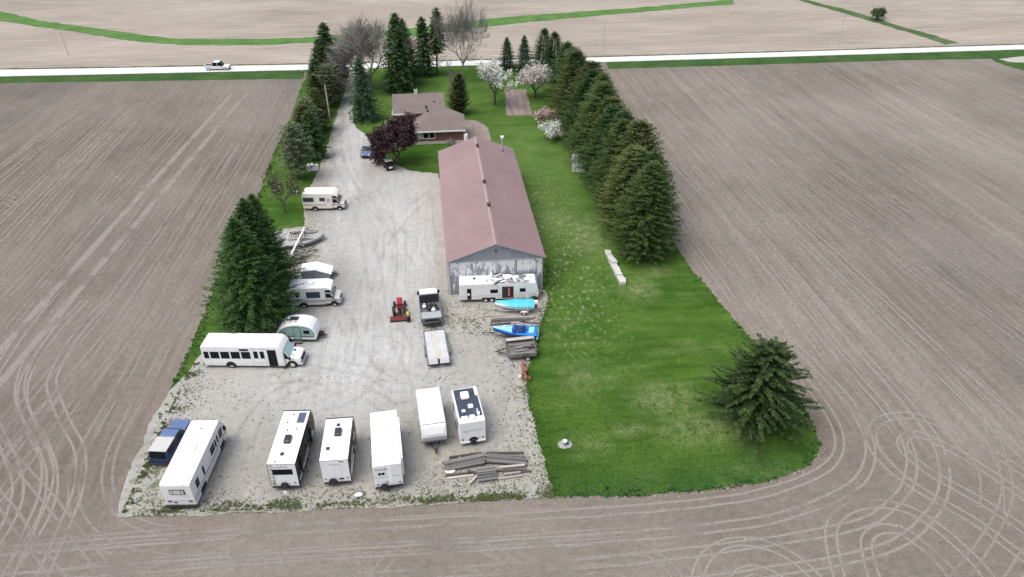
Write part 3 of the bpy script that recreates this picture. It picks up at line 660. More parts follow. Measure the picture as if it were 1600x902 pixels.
m = MB(); m.box(-2.95, -2.35, bry-.3, bry+.3, bz-.2, bz+.75); m.build('chimney', M['concrete'], house)
m = MB(); m.tube((-2.65, bry, bz+.75), (-2.65, bry, bz+1.0), .16, .16, 8); m.build('chimney_pot', M['trim'], house)
for x, y, z in ((-1.0, 136.1, 5.4), (0.6, 132.8, 4.95), (-1.6, 133.8, 5.2), (-.7, 129.6, 4.55), (-.9, 131.2, 4.75), (.75, 128.9, 4.05)):
    m = MB(); m.box(x-.17, x+.17, y-.17, y+.17, z-.25, z+.16); m.build('roof_vent', M['smoke'], house)
rl = M['palewood']
deck = thing('timber_deck', 'small pale timber deck with a railing at the left end of the brick house', 'deck', (-7.6, 131.0))
m = MB(); m.box(-1.0, 1.0, -1.0, 1.6, .9, 1.0); m.build('deck_floor', rl, deck)
for x, y in ((-.95, -.95), (.9, -.95), (-.95, 1.5), (.9, 1.5)):
    m = MB(); m.box(x, x+.1, y, y+.1, 0, 2.0); m.build('post', rl, deck)
m = MB(); m.box(-1.02, 1.06, -1.0, -.94, 1.9, 2.0); m.box(-1.02, -.96, -.94, 1.6, 1.9, 2.0); m.build('rail', rl, deck)
t = thing('gas_cylinder', 'upright white gas cylinder at the right front corner of the brick house', 'gas cylinder', G(728.5, 224))
m = MB(); m.tube((0, 0, 0), (0, 0, .12), .34, .34, 14); m.build('foot_ring', M['galv'], t)
m = MB(); m.tube((0, 0, .1), (0, 0, 1.55), .40, .40, 16); m.ball((0, 0, 1.55), .40, 16, 8, 0, (1, 1, .7)); m.build('tank', M['white'], t)
m = MB(); m.tube((0, 0, 1.75), (0, 0, 1.98), .12, .12, 10); m.build('valve_cap', M['white'], t)
# ---- little white garden shed tucked under the evergreens
sx, sy = G(911, 268)
t = thing('garden_shed', 'little white garden shed half hidden under the evergreen row', 'shed', (sx-.5, sy+1.0), -12)
m = MB(); m.box(-1.15, 1.15, -1.3, 1.3, 0, 2.0); m.build('wall', M['oldwhite'], t)
m = MB(); m.prism([(-1.35, 1.95), (1.35, 1.95), (1.1, 2.45), (0, 2.95), (-1.1, 2.45)], -1.45, 1.45); m.build('roof', pmat('grey_shed_roof', (.30, .31, .32), .8, 0, .12, 2), t)
m = MB(); m.box(-.45, .45, -1.36, -1.30, .05, 1.8); m.build('door', M['white'], t)

# ================================================================ VEGETATION
def rhomb(V, F, b, d, perp, L, w, bend=0.0):
    i = len(V); mid = b+d*(L*.42)
    V.append(b); V.append(mid+perp*w); V.append(b+d*L+Vector((0, 0, -bend*L))); V.append(mid-perp*w); F.append((i, i+1, i+2, i+3))
def conifer(seed, h, r, z0=.35, power=.85, dz=.42, nb=8, up=.25, droop=.55, spray=.55, step=.34, irr=.3, wide=.20, top=None, lo=.2):
    rnd = random.Random(seed); V, F = [], []
    z = z0
    while z < h-.15:
        f = (z-z0)/(h-z0)
        env = r*(1-f)**power*min(1, .72+f*4) if top is None else top(f)*r
        k = max(4, int(nb*(.55+.45*env/r)+.5)); a0 = rnd.random()*6.28
        for j in range(k):
            az = a0+6.283*j/k+rnd.uniform(-.3, .3); l = max(.18, env*rnd.uniform(1-irr, 1+irr*.35)); zz = z+rnd.uniform(-dz, dz)*.6
            ca, sa = math.cos(az), math.sin(az); n = max(2, int(l/step))
            uu, dd = up*rnd.uniform(.6, 1.4), droop*rnd.uniform(.6, 1.3)
            for i in range(n+1):
                t = i/n
                if t < lo and n > 3: continue
                p = Vector((ca*l*t, sa*l*t, zz+l*(uu*t-dd*t*t)))
                tan = Vector((ca, sa, uu-2*dd*t)).normalized()
                s = spray*(.5+.75*(1-t))*min(1, l/1.2+.35)*rnd.uniform(.75, 1.3)
                for sg in (-1, 1):
                    q = sg*R(rnd.uniform(28, 66)); d = Vector((ca*math.cos(q)-sa*math.sin(q), sa*math.cos(q)+ca*math.sin(q), tan.z-rnd.uniform(.0, .55))).normalized()
                    pr = d.cross(Vector((rnd.uniform(-.5, .5), rnd.uniform(-.5, .5), 1))).normalized()
                    rhomb(V, F, p, d, pr, s*1.25, s*wide*1.25)
                if rnd.random() < .75:      # hanging sprays give the crown depth
                    d = Vector((ca*.5+rnd.uniform(-.5, .5), sa*.5+rnd.uniform(-.5, .5), -1)).normalized(); pr = d.cross(Vector((sa, -ca, rnd.uniform(-.4, .4)))).normalized()
                    rhomb(V, F, p, d, pr, s*1.0, s*wide*1.3)
            rhomb(V, F, Vector((ca*l*.9, sa*l*.9, zz+l*(uu*.9-dd*.81))), Vector((ca, sa, uu-1.6*dd)).normalized(), Vector((-sa, ca, 0)), spray*.85, spray*.14)
        z += dz*rnd.uniform(.8, 1.15)*(1-.35*f)
    for j in range(8):
        q = j*.785; rhomb(V, F, Vector((0, 0, h-.5)), Vector((math.cos(q)*.35, math.sin(q)*.35, 1)).normalized(), Vector((-math.sin(q), math.cos(q), 0)), .7, .08)
    return V, F
def trunk_mesh(h, r, limbs=None, seed=0, n=8):
    rnd = random.Random(seed); m = MB(); pts = [Vector((0, 0, -.1))]; k = 7
    for i in range(1, k+1): pts.append(Vector((rnd.uniform(-.05, .05)*h*.05*i/k, rnd.uniform(-.05, .05)*h*.05*i/k, h*.94*i/k)))
    for i in range(k): m.tube(pts[i], pts[i+1], r*(1-i/k)**.8+.02, r*(1-(i+1)/k)**.8+.02, n, cap=(i == 0))
    for a, b, q in (limbs or []): m.tube(a, b, q, q*.4, 5, cap=False)
    return m
NEED = {'dark': leafmat('dark_olive_needles', (0.015, 0.032, 0.010), (0.060, 0.092, 0.028), .5),
        'spruce': leafmat('dark_spruce_needles', (0.017, 0.044, 0.015), (0.062, 0.112, 0.034)),
        'green': leafmat('green_spruce_needles', (0.017, 0.048, 0.014), (0.064, 0.126, 0.032)),
        'olive': leafmat('olive_spruce_needles', (0.027, 0.052, 0.015), (0.094, 0.130, 0.038)),
        'blue': leafmat('blue_green_spruce_needles', (0.018, 0.044, 0.024), (0.058, 0.108, 0.056)),
        'cedar': leafmat('cedar_foliage', (0.045, 0.064, 0.022), (0.125, 0.140, 0.052)),
        'pine': leafmat('grey_pine_needles', (0.052, 0.076, 0.038), (0.135, 0.160, 0.088)),
        'brown': leafmat('yellowish_spruce_needles', (0.034, 0.054, 0.016), (0.112, 0.136, 0.042))}
PROTO = {}
def proto(key, mat, h, r, trunk_r, seed, **kw):
    V, F = conifer(seed, h, r, **kw)
    rnd = random.Random(seed+5); limbs = []
    for i in range(0 if key == 'wide_spruce' else 26):
        z = h*rnd.uniform(.14, .8); l = r*(1-z/h)*.7; a = rnd.random()*6.28
        limbs.append(((0, 0, z), (math.cos(a)*l, math.sin(a)*l, z+l*.05), .05))
    PROTO[key] = (mesh_np(key+'_crown', V, F, NEED[mat]), trunk_mesh(h, trunk_r, limbs, seed).mesh(key+'_trunk', M['bark']), h, r)
proto('big_spruce', 'green', 16, 5.2, .30, 3, dz=.30, nb=14, spray=.50, step=.27, power=.80, droop=.12, up=.42, irr=.30, wide=.13, lo=.3)
proto('big_spruce_b', 'green', 16, 5.2, .30, 4, dz=.30, nb=14, spray=.50, step=.27, power=.76, droop=.12, up=.42, irr=.30, wide=.13, lo=.3)
proto('row_spruce', 'olive', 15, 4.4, .28, 7, dz=.31, nb=13, spray=.50, step=.27, power=.56, droop=.10, up=.45, irr=.30, wide=.14, lo=.3)
proto('row_spruce_b', 'brown', 15, 4.4, .28, 8, dz=.31, nb=13, spray=.50, step=.27, power=.52, droop=.10, up=.45, irr=.30, wide=.14, lo=.3)
proto('row_spruce_c', 'spruce', 15, 4.4, .28, 9, dz=.31, nb=13, spray=.50, step=.27, power=.60, droop=.10, up=.42, irr=.30, wide=.14, lo=.3)
proto('blue_spruce', 'blue', 12, 3.4, .2, 12, dz=.36, nb=10, spray=.55, step=.30, power=.70, droop=.35, up=.22, irr=.45, wide=.15)
proto('thin_spruce', 'spruce', 16, 3.0, .2, 14, dz=.48, nb=9, spray=.72, step=.34, power=.58, droop=.38, up=.20, irr=.5, wide=.16)
proto('high_spruce', 'spruce', 16, 2.1, .18, 15, z0=5.8, dz=.50, nb=8, spray=.7, step=.36, power=.5, droop=.45, up=.2, irr=.5)
proto('cedar', 'cedar', 8, 2.1, .14, 16, dz=.26, nb=12, spray=.46, step=.26, power=.52, droop=-.15, up=.50, irr=.28, wide=.16)
proto('wide_spruce', 'dark', 10, 5.6, .26, 21, z0=.7, dz=.56, nb=13, spray=.36, step=.115, power=.46, droop=.10, up=.24, irr=.42, wide=.24, lo=.02)
proto('pine', 'pine', 9, 3.1, .17, 23, z0=1.2, dz=.46, nb=8, spray=.62, step=.30, droop=.15, up=.30, irr=.5, wide=.12, top=lambda f: (.7+.5*math.sin(min(1, f*1.5)*PI*.55))*(1-f)**.45)
EV_N = {}
def evergreen(key, name, label, cat, base, h, r, rot=0, group=None, loc=None):
    cr, tk, ph, pr = PROTO[key]
    x, y = loc or G(*base)
    o = thing(name, label, cat, (x, y), 0, group); o.rotation_euler = (R(2.5*math.sin(x*7+y)), R(2.5*math.cos(x*3+y*5)), R(rot)); o.scale = (r/pr, r/pr, h/ph)
    link('crown', cr, o); link('trunk', tk, o); return o
# the big pair on the left of the yard
evergreen('big_spruce', 'spruce_tree', 'huge dark spruce just behind the white bus', 'tree', None, 14.0, 5.7, 20, loc=(-21.4, 70.9))
evergreen('big_spruce_b', 'spruce_tree', 'big dark spruce behind the first one, beside the white camper van', 'tree', None, 14.2, 5.4, 120, loc=(-21.1, 74.3))
evergreen('big_spruce', 'spruce_tree', 'big dark spruce at the back of the clump beside the peaked trailer', 'tree', None, 13.5, 4.6, 200, loc=(-20.5, 77.9))
evergreen('wide_spruce', 'spruce_tree', 'low wide spreading spruce alone at the right corner of the lawn', 'tree', None, height(1175, 662, 538), 5.7, 60, loc=G(1175, 661))
# row between field and driveway, nearest first
lw = [('pine', 'pine_tree', 'thin grey green pine with bare trunk nearest the white plastic tanks', (466, 280), 192, 3.3), ('thin_spruce', 'spruce_tree', 'dark young spruce behind the thin grey pine', (490, 247), 172, 3.0), ('cedar', 'cedar_tree', 'yellowish green cedar at the field edge behind the young spruce', (478, 225), 165, 2.9),
      ('brown', 'spruce_tree', 'olive spruce left of the driveway beside the light pole', (498, 205), 138, 3.0), ('cedar', 'cedar_tree', 'yellow green cedar between field and drive by the light pole', (500, 182), 118, 2.6), ('pine', 'pine_tree', 'bushy grey pine left of the light pole', (512, 168), 100, 3.2),
      ('pine', 'pine_tree', 'greyish pine under the tall spruce at the drive entrance', (525, 142), 78, 3.4), ('thin_spruce', 'spruce_tree', 'tall ragged spruce left of the driveway entrance', (520, 138), 36, 4.0), ('thin_spruce', 'spruce_tree', 'shorter ragged spruce at the left of the driveway entrance', (508, 143), 62, 3.6)]
PROTO['brown'] = PROTO['row_spruce_b']
lw += [('pine', 'pine_tree', 'grey green pine filling the gap behind the young spruce by the drive', (486, 218), 152, 3.0), ('cedar', 'cedar_tree', 'low cedar on the field side behind the thin grey pine', (462, 248), 205, 2.3), ('pine', 'pine_tree', 'feathery pine beyond the light pole on the drive side', (528, 158), 98, 2.8), ('thin_spruce', 'spruce_tree', 'dark spruce on the field side beyond the light pole', (498, 160), 92, 3.2), ('pine', 'pine_tree', 'pale twiggy pine under the bare tree at the drive entrance', (537, 134), 85, 2.8)]
for i, (k, nm, lb, b, vt, r) in enumerate(lw): evergreen(k, nm, lb, 'tree', b, height(*b, vt), r, i*77, 'evergreens along the left of the driveway')
evergreen('blue_spruce', 'spruce_tree', 'blue green spruce right of the driveway left of the house', 'tree', (573, 187), height(573, 187, 88), 3.7, 10)
bk = [('thin_spruce', 'tall dark spruce behind the house, leftmost of the tall group', (622, 142), 20, 4.4), ('big_spruce_b', 'broad dark spruce second in the tall group behind the house', (640, 132), 28, 4.2), ('thin_spruce', 'tall spruce with a bare lower trunk behind the house', (664, 118), 27, 3.5), ('high_spruce', 'slender spruce with foliage only at the top, by the road', (683, 117), 12, 2.6)]
for i, (k, lb, b, vt, r) in enumerate(bk): evergreen(k, 'spruce_tree', lb, 'tree', b, height(*b, vt), r, i*55+9, 'tall spruces behind the house')
evergreen('cedar', 'cedar_tree', 'pointed brownish cedar just behind the house', 'tree', (716, 178), height(716, 178, 115), 2.5, 33)
rb = [('blue_spruce', 'small dark spruce at the back left of the evergreen row', (793, 108), 58, 2.7), ('blue_spruce', 'small dark spruce second from the left at the back', (819, 113), 55, 2.9), ('row_spruce_c', 'tall dark spruce at the back end of the evergreen row', (846, 117), 44, 3.6), ('row_spruce_c', 'tall spruce next to the back end of the evergreen row', (866, 124), 50, 4.0)]
for i, (k, lb, b, vt, r) in enumerate(rb): evergreen(k, 'spruce_tree', lb, 'tree', b, height(*b, vt), r, i*66+15, 'evergreen row right of the lawn')
ordn = ['nearest', 'second', 'third', 'fourth', 'fifth', 'sixth', 'seventh', 'eighth', 'ninth', 'tenth', 'eleventh', 'twelfth', 'thirteenth']
ks = ['row_spruce', 'row_spruce_b', 'row_spruce_c']; rr = random.Random(4)
hx = [(26.3, 82.2), (27.6, 85.2), (26.5, 88.6), (27.8, 92.0), (26.6, 95.6), (27.6, 99.3), (26.5, 103.2), (27.6, 107.2), (26.6, 111.4), (27.6, 115.8), (26.6, 120.4), (27.6, 125.4), (26.8, 130.8), (27.6, 136.8), (26.8, 143.0)]
hh = [14.2, 13.6, 14.0, 14.3, 13.6, 14.2, 14.5, 13.8, 14.2, 14.0, 14.4, 13.4, 13.6, 13.2, 12.8]
ordn += ['fourteenth', 'fifteenth']
for i, (x, y) in enumerate(hx):
    evergreen(ks[(i*2+i//3) % 3], 'spruce_tree', ordn[i]+' spruce from the near end of the evergreen row right of the lawn', 'tree', None, hh[i]+rr.uniform(-1.3, .5), 5.5+rr.uniform(-.5, .8), i*97, 'evergreen row right of the lawn', loc=(x, y))

# ---- broadleaf trees
def branching(seed, h, spread, trunk_h, r0, levels=4, kids_=(3, 5), up=.55, twigs=5, twl=1.0, tw=.022):
    rnd = random.Random(seed); m = MB(); tips = []; TV, TF = [], []
    def grow(p, d, L, r, lv):
        n = 3; q = p
        pts = [p]
        for i in range(n):
            d = (d+Vector((rnd.uniform(-.22, .22), rnd.uniform(-.22, .22), rnd.uniform(-.05, .22)))).normalized(); q = q+d*(L/n); pts.append(q)
        for i in range(n): m.tube(pts[i], pts[i+1], r*(1-.55*i/n), r*(1-.55*(i+1)/n), 6 if lv < 2 else 4 if lv < 3 else 3, cap=False)
        if lv >= levels:
            for i in range(twigs):
                b = pts[rnd.randint(1, n)]; dd = (d+Vector((rnd.uniform(-.9, .9), rnd.uniform(-.9, .9), rnd.uniform(-.3, .9)))).normalized(); l = twl*rnd.uniform(.5, 1.2)
                pr = dd.orthogonal().normalized(); k = len(TV); wv = tw
                e = b+dd*l; TV.extend([b-pr*wv, b+pr*wv, e+pr*.006, e-pr*.006]); TF.append((k, k+1, k+2, k+3))
                tips.append((e, dd)); tips.append((b+dd*l*.5, dd))
            return
        for j in range(rnd.randint(*kids_)):
            b = pts[rnd.randint(1, n)] if j else pts[n]
            az = rnd.random()*6.28; ang = rnd.uniform(.35, .95)
            sd_ = d.orthogonal().normalized(); sd2 = d.cross(sd_)
            nd = (d*math.cos(ang)+(sd_*math.cos(az)+sd2*math.sin(az))*math.sin(ang)*spread+Vector((0, 0, up*.3))).normalized()
            grow(b, nd, L*rnd.uniform(.62, .82), max(.012, r*.48), lv+1)
    m.tube((0, 0, -.1), (0, 0, trunk_h), r0*1.15, r0*.85, 9, cap=False)
    for j in range(rnd.randint(4, 5)):
        az = j*1.4+rnd.uniform(-.3, .3); el = rnd.uniform(.45, 1.1)
        grow(Vector((0, 0, trunk_h*rnd.uniform(.75, 1))), Vector((math.cos(az)*math.cos(el)*spread, math.sin(az)*math.cos(el)*spread, math.sin(el))).normalized(), h*.30, r0*.55, 1)
    return m, TV, TF, tips
def normalise(parts, tips, h, r, q=.90):
    zs = [t[0].z for t in tips]; rs = sorted(math.hypot(t[0].x, t[0].y) for t in tips)
    sz, sr = h/max(zs), r/rs[int(len(rs)*q)]
    return sr, sz
def bare_tree(name, label, base, vt, r, seed, wide=1.0, **kw):
    h = height(*base, vt); m, TV, TF, tips = branching(seed, h, wide, h*.2, .32, **kw); sr, sz = normalise(None, tips, h, r)
    x, y = G(*base); o = thing(name, label, 'tree', (x, y)); o.scale = (sr, sr, sz)
    m.build('trunk', M['barebark'], o)
    link('twigs', mesh_np('twigs', TV, TF, M['barebark']), o)
    return o
bare_tree('bare_tree', 'wide leafless grey tree arching over the driveway entrance', (580, 140), 20, 9.2, 31, levels=4, kids_=(4, 5), twigs=17, twl=2.4, tw=.026, wide=1.5, up=.3)
bare_tree('bare_tree', 'tall leafless dark tree by the road right of the spruces', (724, 124), -32, 6.0, 44, levels=4, kids_=(4, 5), twigs=16, twl=2.0, tw=.022, wide=1.4, up=.3)
bare_tree('bare_tree', 'slim leafless tree just left of the big bare tree', (703, 140), 82, 1.6, 52, levels=3, kids_=(2, 3), twigs=5, twl=1.0)
bare_tree('bare_shrub', 'small leafless shrub against the front wall of the brick house', (706, 231), 214, 1.1, 71, levels=2, kids_=(3, 4), twigs=7, twl=.8)
def leafy(name, label, base, vt, r, seed, mats, nleaf, size, cat='tree', th=.22, group=None, loc=None, h=None, bark='bark', wide=1.0, **kw):
    h = h or height(*base, vt); m, TV, TF, tips = branching(seed, h, wide, h*th, .035*h*.6+.05, **kw); sr, sz = normalise(None, tips, h, r, .96)
    rnd = random.Random(seed+1); V, F, MI = [], [], []
    for k in range(nleaf):
        p, d = tips[rnd.randrange(len(tips))]; p = Vector((p.x*sr, p.y*sr, p.z*sz))+Vector((rnd.gauss(0, .16), rnd.gauss(0, .16), rnd.gauss(0, .14)))*(1+r*.08)
        d = Vector((rnd.gauss(0, 1), rnd.gauss(0, 1), rnd.gauss(.2, .8))).normalized(); pr = d.cross(Vector((rnd.gauss(0, 1), rnd.gauss(0, 1), rnd.gauss(0, 1)))).normalized()
        s = size*rnd.uniform(.6, 1.35); rhomb(V, F, p, d, pr, s, s*.38); MI.append(0 if rnd.random() < .8 or len(mats) < 2 else 1)
    x, y = loc or G(*base); o = thing(name, label, cat, (x, y), 0, group)
    tv = [(a*sr, b*sr, c*sz) for a, b, c in m.v]; m.v = tv
    n0 = len(m.v); m.add([Vector((q.x*sr, q.y*sr, q.z*sz)) for q in TV], TF)
    m.build('trunk', M[bark], o); link('crown', mesh_np('crown', V, F, mats, MI), o)
    return o
WHB = leafmat('white_blossom', (0.55, 0.56, 0.52), (0.78, 0.78, 0.75), .12, .8)
PKB = leafmat('pale_pink_blossom', (0.46, 0.40, 0.41), (0.66, 0.60, 0.60), .15, .8)
RSB = leafmat('rose_blossom', (0.40, 0.24, 0.24), (0.60, 0.46, 0.45), .15, .8)
GRL = leafmat('young_green_leaves', (0.10, 0.16, 0.05), (0.20, 0.26, 0.10), .2)
PUR = leafmat('purple_plum_leaves', (0.026, 0.014, 0.018), (0.092, 0.055, 0.062), .3)
DKG = leafmat('dull_green_leaves', (0.035, 0.07, 0.025), (0.08, 0.12, 0.05), .3)
leafy('blossom_tree', 'white blossoming fruit tree standing on the back lawn', (773, 165), 92, 4.1, 81, [WHB, GRL], 7500, .24, th=.30, levels=3, kids_=(3, 5), twigs=6, twl=1.3)
leafy('blossom_tree', 'pale pinkish blossoming tree beside the far garden bed', (836, 152), 101, 3.6, 83, [PKB, GRL], 7500, .24, th=.22, levels=3, kids_=(3, 5), twigs=6, twl=1.3)
leafy('blossom_bush', 'rose pink flowering bush against the evergreen row', (853, 197), 168, 2.1, 85, [RSB, GRL], 2600, .22, 'bush', th=.08, levels=3, kids_=(3, 4), twigs=5, twl=.8)
leafy('blossom_bush', 'white flowering bush in front of the pink one by the evergreens', (862, 219), 188, 2.2, 87, [WHB, GRL], 3000, .22, 'bush', th=.08, levels=3, kids_=(3, 4), twigs=5, twl=.8)
leafy('plum_tree', 'round dark purple leaved tree in front of the brick house', (624, 258), 180, 3.9, 91, [PUR, PUR], 26000, .30, th=.16, levels=3, kids_=(4, 5), twigs=9, twl=1.5, wide=1.35)
leafy('round_bush', 'lone round bush on the ditch line in the far right field', (1372, 31), 13, 2.3, 95, [DKG], 3000, .34, 'bush', th=.06, levels=3, kids_=(3, 4), twigs=5, twl=.9)

leafy('sapling_tree', 'spindly half dead sapling on the grass near the beige camper van', (446, 333), 268, 2.9, 61, [leafmat('sparse_olive_leaves', (0.06, 0.065, 0.03), (0.14, 0.14, 0.08), .3)], 900, .26, th=.25, levels=3, kids_=(3, 4), twigs=7, twl=1.2)
# ---- weeds and rank grass: countless, so one object each
def tufts(name, spots, mat, blades=5):
    rnd = random.Random(len(spots)); V, F = [], []
    for (x, y, s) in spots:
        for b in range(blades):
            a = rnd.random()*6.28; l = s*rnd.uniform(.5, 1.1); hgt = s*rnd.uniform(.35, .9); wv = s*rnd.uniform(.16, .3); ca, sa = math.cos(a), math.sin(a); k = len(V)
            V += [(x-sa*wv, y+ca*wv, .045), (x+sa*wv, y-ca*wv, .045), (x+ca*l+sa*wv*.6, y+sa*l-ca*wv*.6, .05+hgt), (x+ca*l-sa*wv*.6, y+sa*l+ca*wv*.6, .05+hgt)]; F.append((k, k+1, k+2, k+3))
    return tag(link(name, mesh_np(name, V, F, mat)), kind='stuff')
WEED = leafmat('dusty_weed_leaves', (0.060, 0.068, 0.028), (0.150, 0.150, 0.075), .25)
RANK = leafmat('rank_edge_grass', (0.020, 0.060, 0.018), (0.055, 0.120, 0.034), .3)
LAWNB = leafmat('lawn_grass_blades', (0.034, 0.088, 0.012), (0.070, 0.138, 0.022), .3)
rnd = random.Random(5)
def inside(p, poly):
    x, y = p; c = False; j = len(poly)-1
    for i in range(len(poly)):
        xi, yi = poly[i]; xj, yj = poly[j]
        if (yi > y) != (yj > y) and x < (xj-xi)*(y-yi)/(yj-yi)+xi: c = not c
        j = i
    return c
sp = []
while len(sp) < 5200:
    q = rnd.random()
    if q < .50: p = (rnd.uniform(-27, 9), 41.5+abs(rnd.gauss(0, 2.2)))
    elif q < .62: p = (rnd.uniform(-27, 9), rnd.uniform(42, 62))
    elif q < .74: p = (rnd.gauss(2.5, 2.6), rnd.gauss(70, 2.6))
    elif q < .86: p = (rnd.gauss(-17.8, 1.8), rnd.gauss(86, 9))
    elif q < .93: p = (rnd.gauss(7.0, 1.3), rnd.uniform(46, 66))
    else: p = (rnd.gauss(-25, 1.2), rnd.uniform(43, 62))
    if inside(p, yard) and mnoise.noise(Vector((p[0]*.4, p[1]*.4, 3)))+rnd.uniform(-.35, .5) > 0: sp.append((p[0], p[1], rnd.uniform(.04, .12)))
tufts('gravel_weeds', sp, WEED)
EDGEW = leafmat('olive_edge_weeds', (0.040, 0.062, 0.018), (0.115, 0.140, 0.050), .3)
sp = []
for k in range(60000):
    q = rnd.random()
    if q < .42: u = rnd.uniform(215, 866); p = G(u, 806-(u-182)*.0395-abs(rnd.gauss(2, 9)))
    elif q < .85:
        f = rnd.random(); p = G(190+f*112+abs(rnd.gauss(0, 11)), 802-f*240)
    else: p = (rnd.uniform(-26, 8), 43+abs(rnd.gauss(0, 1.6)))
    cl = .8*mnoise.noise(Vector((p[0]*.4, p[1]*.8, 2)))+.6*mnoise.noise(Vector((p[0]*2.6, p[1]*2.6, 7)))+rnd.uniform(-.35, .2)
    if cl > .05 and inside(p, yard): sp.append((p[0], p[1], rnd.uniform(.04, .10)))
    if len(sp) > 7500: break
tufts('edge_weeds', sp, EDGEW, 5)
sp = []
N = len(lot)
for i in range(N):
    a, b = Vector(lot[i]), Vector(lot[(i+1) % N]); L = (b-a).length
    if min(a.y, b.y) > 125 or (i >= 12 and a.x > 0 and a.y > 60): dens = 2.0
    else: dens = 9.0
    for k in range(int(L*dens)):
        p = a.lerp(b, rnd.random()); n_ = Vector((-(b-a).y, (b-a).x)).normalized(); off = abs(rnd.gauss(0, .55))-.12
        q = p+n_*off
        if mnoise.noise(Vector((q.x*.5, q.y*.5, 9))) > -.25 and not (q.x < 8.6 and q.y < 46.5) and not (q.x < -20 and q.y < 62 and rnd.random() < .75): sp.append((q.x, q.y, rnd.uniform(.09, .24)))
tufts('rank_grass', sp, RANK, 6)
sp = []
while len(sp) < 16000:
    u, v = rnd.uniform(820, 1290), 330+450*math.sqrt(rnd.random()); p = G(u, v)
    if inside(p, lot) and not inside(p, yard): sp.append((p[0], p[1], rnd.uniform(.03, .09)))
bd = gp([(868, 778), (856, 730), (838, 670), (824, 615), (826, 575), (836, 535), (846, 500), (860, 470)])
for k in range(1500):
    i = rnd.randrange(len(bd)-1); a, b = Vector(bd[i]), Vector(bd[i+1]); p = a.lerp(b, rnd.random()); q = rnd.gauss(0, .42)
    sp.append((p.x-q, p.y+rnd.gauss(0, .2), rnd.uniform(.05, .15)))
tufts('lawn_tussocks', sp, LAWNB, 4)
DRYS = pmat('straw_bits', (0.34, 0.30, 0.20), .9, 0, .3, 3)
sp = [(rnd.gauss(15.3, 2.6), rnd.uniform(66, 103), rnd.uniform(.03, .08)) for k in range(450)]
tufts('seed_heads', sp, DRYS, 3)
PALE = pmat('pale_field_stones', (0.40, 0.37, 0.34), .9, 0, .2, 4)
m = MB()
for k in range(520):
    u, v = rnd.uniform(-10, 1610), rnd.uniform(560, 905); p = G(u, v)
    if inside(p, lot): continue
    s = rnd.uniform(.025, .075); m.ball((p[0], p[1], s*.4), s, 5, 3, 0, (1, rnd.uniform(.6, 1), .7))
for k in range(150):
    i = rnd.randrange(0, 15); a, b = Vector(lot[i]), Vector(lot[i+1]); p = a.lerp(b, rnd.random()); s = rnd.uniform(.025, .08)
    m.ball((p.x+rnd.gauss(.1, .25), p.y-abs(rnd.gauss(0, .25)), s*.4), s, 6, 3, 0, (1, rnd.uniform(.6, 1), .7))
tag(m.build('field_stones', PALE), kind='stuff')

# ================================================================ VEHICLES  (local x = forward, y = left, z = up)
def wheel(parent, x, y, r=.38, wd=.24, side=-1, rim='rim'):
    m = MB(); rt_ = r*.27
    m.torus((x, y, r), (0, 1, 0), r-rt_, rt_, 20, 8, 0, rt_/(wd*.5)); m.tube((x, y-wd*.32, r), (x, y+wd*.32, r), r*.72, r*.72, 18, 0)
    o = m.build('wheel', M['rubber'], parent)
    m = MB(); ye = y+side*wd*.36
    m.tube((x, ye-side*.05, r), (x, ye, r), r*.60, r*.60, 16, 0); m.tube((x, ye, r), (x, ye+side*.035, r), r*.24, r*.18, 10, 0)
    m.build('rim', M[rim], o); return o
def side_window(p, x0, x1, z0, z1, y, side=-1, frame='trim', fw=.045, pane='glass', name='window'):
    return window(p, x0, x1, z0, z1, y, side, fw, M[frame], M[pane], .022, 0, name)
def end_panel(p, name, x, d, y0, y1, z0, z1, mat, th=.02, slope=0.0):
    """a plate on an end wall; d = -1 on the rear, +1 on the front"""
    m = MB(); a, b = sorted((x, x+d*th)); m.box(a, b, y0, y1, z0, z1)
    if slope: m.v = [(vx+slope*(vz-z0), vy, vz) for vx, vy, vz in m.v]
    return m.build(name, M[mat], p)
def plate(p, name, x0, x1, y, side, z0, z1, mat, th=.014):
    m = MB(); a, b = sorted((y, y+side*th)); m.box(x0, x1, a, b, z0, z1); return m.build(name, M[mat], p)
def roofbox(p, name, x, y, z, lx, ly, h, mat, bev=.05):
    m = MB(); m.box(x-lx/2, x+lx/2, y-ly/2, y+ly/2, z-.02, z+h); return m.build(name, M[mat], p, bev)
def spare(p, x, d, y, z, r=.36, cover='trim', rim='smoke'):
    m = MB(); m.torus((x+d*.13, y, z), (1, 0, 0), r-.1, .1, 18, 8, 0, .9); m.tube((x+d*.03, y, z), (x+d*.2, y, z), r*.8, r*.8, 16)
    o = m.build('spare_wheel', M['rubber'], p)
    m = MB(); m.tube((x+d*.19, y, z), (x+d*.215, y, z), r*.52, r*.48, 14); m.build('wheel_cover', M[rim], o)
def ladder(p, x, d, y0, y1, z0, z1, n=6):
    m = MB(); xx = x+d*.10
    for y in (y0, y1): m.path([(x, y, z0), (xx, y, z0), (xx, y, z1), (x+d*-.15, y, z1+.05)], .018, 6)
    for i in range(n): z = z0+.12+(z1-z0-.2)*i/(n-1); m.tube((xx, y0, z), (xx, y1, z), .016, .016, 6)
    m.build('ladder', M['trim'], p)
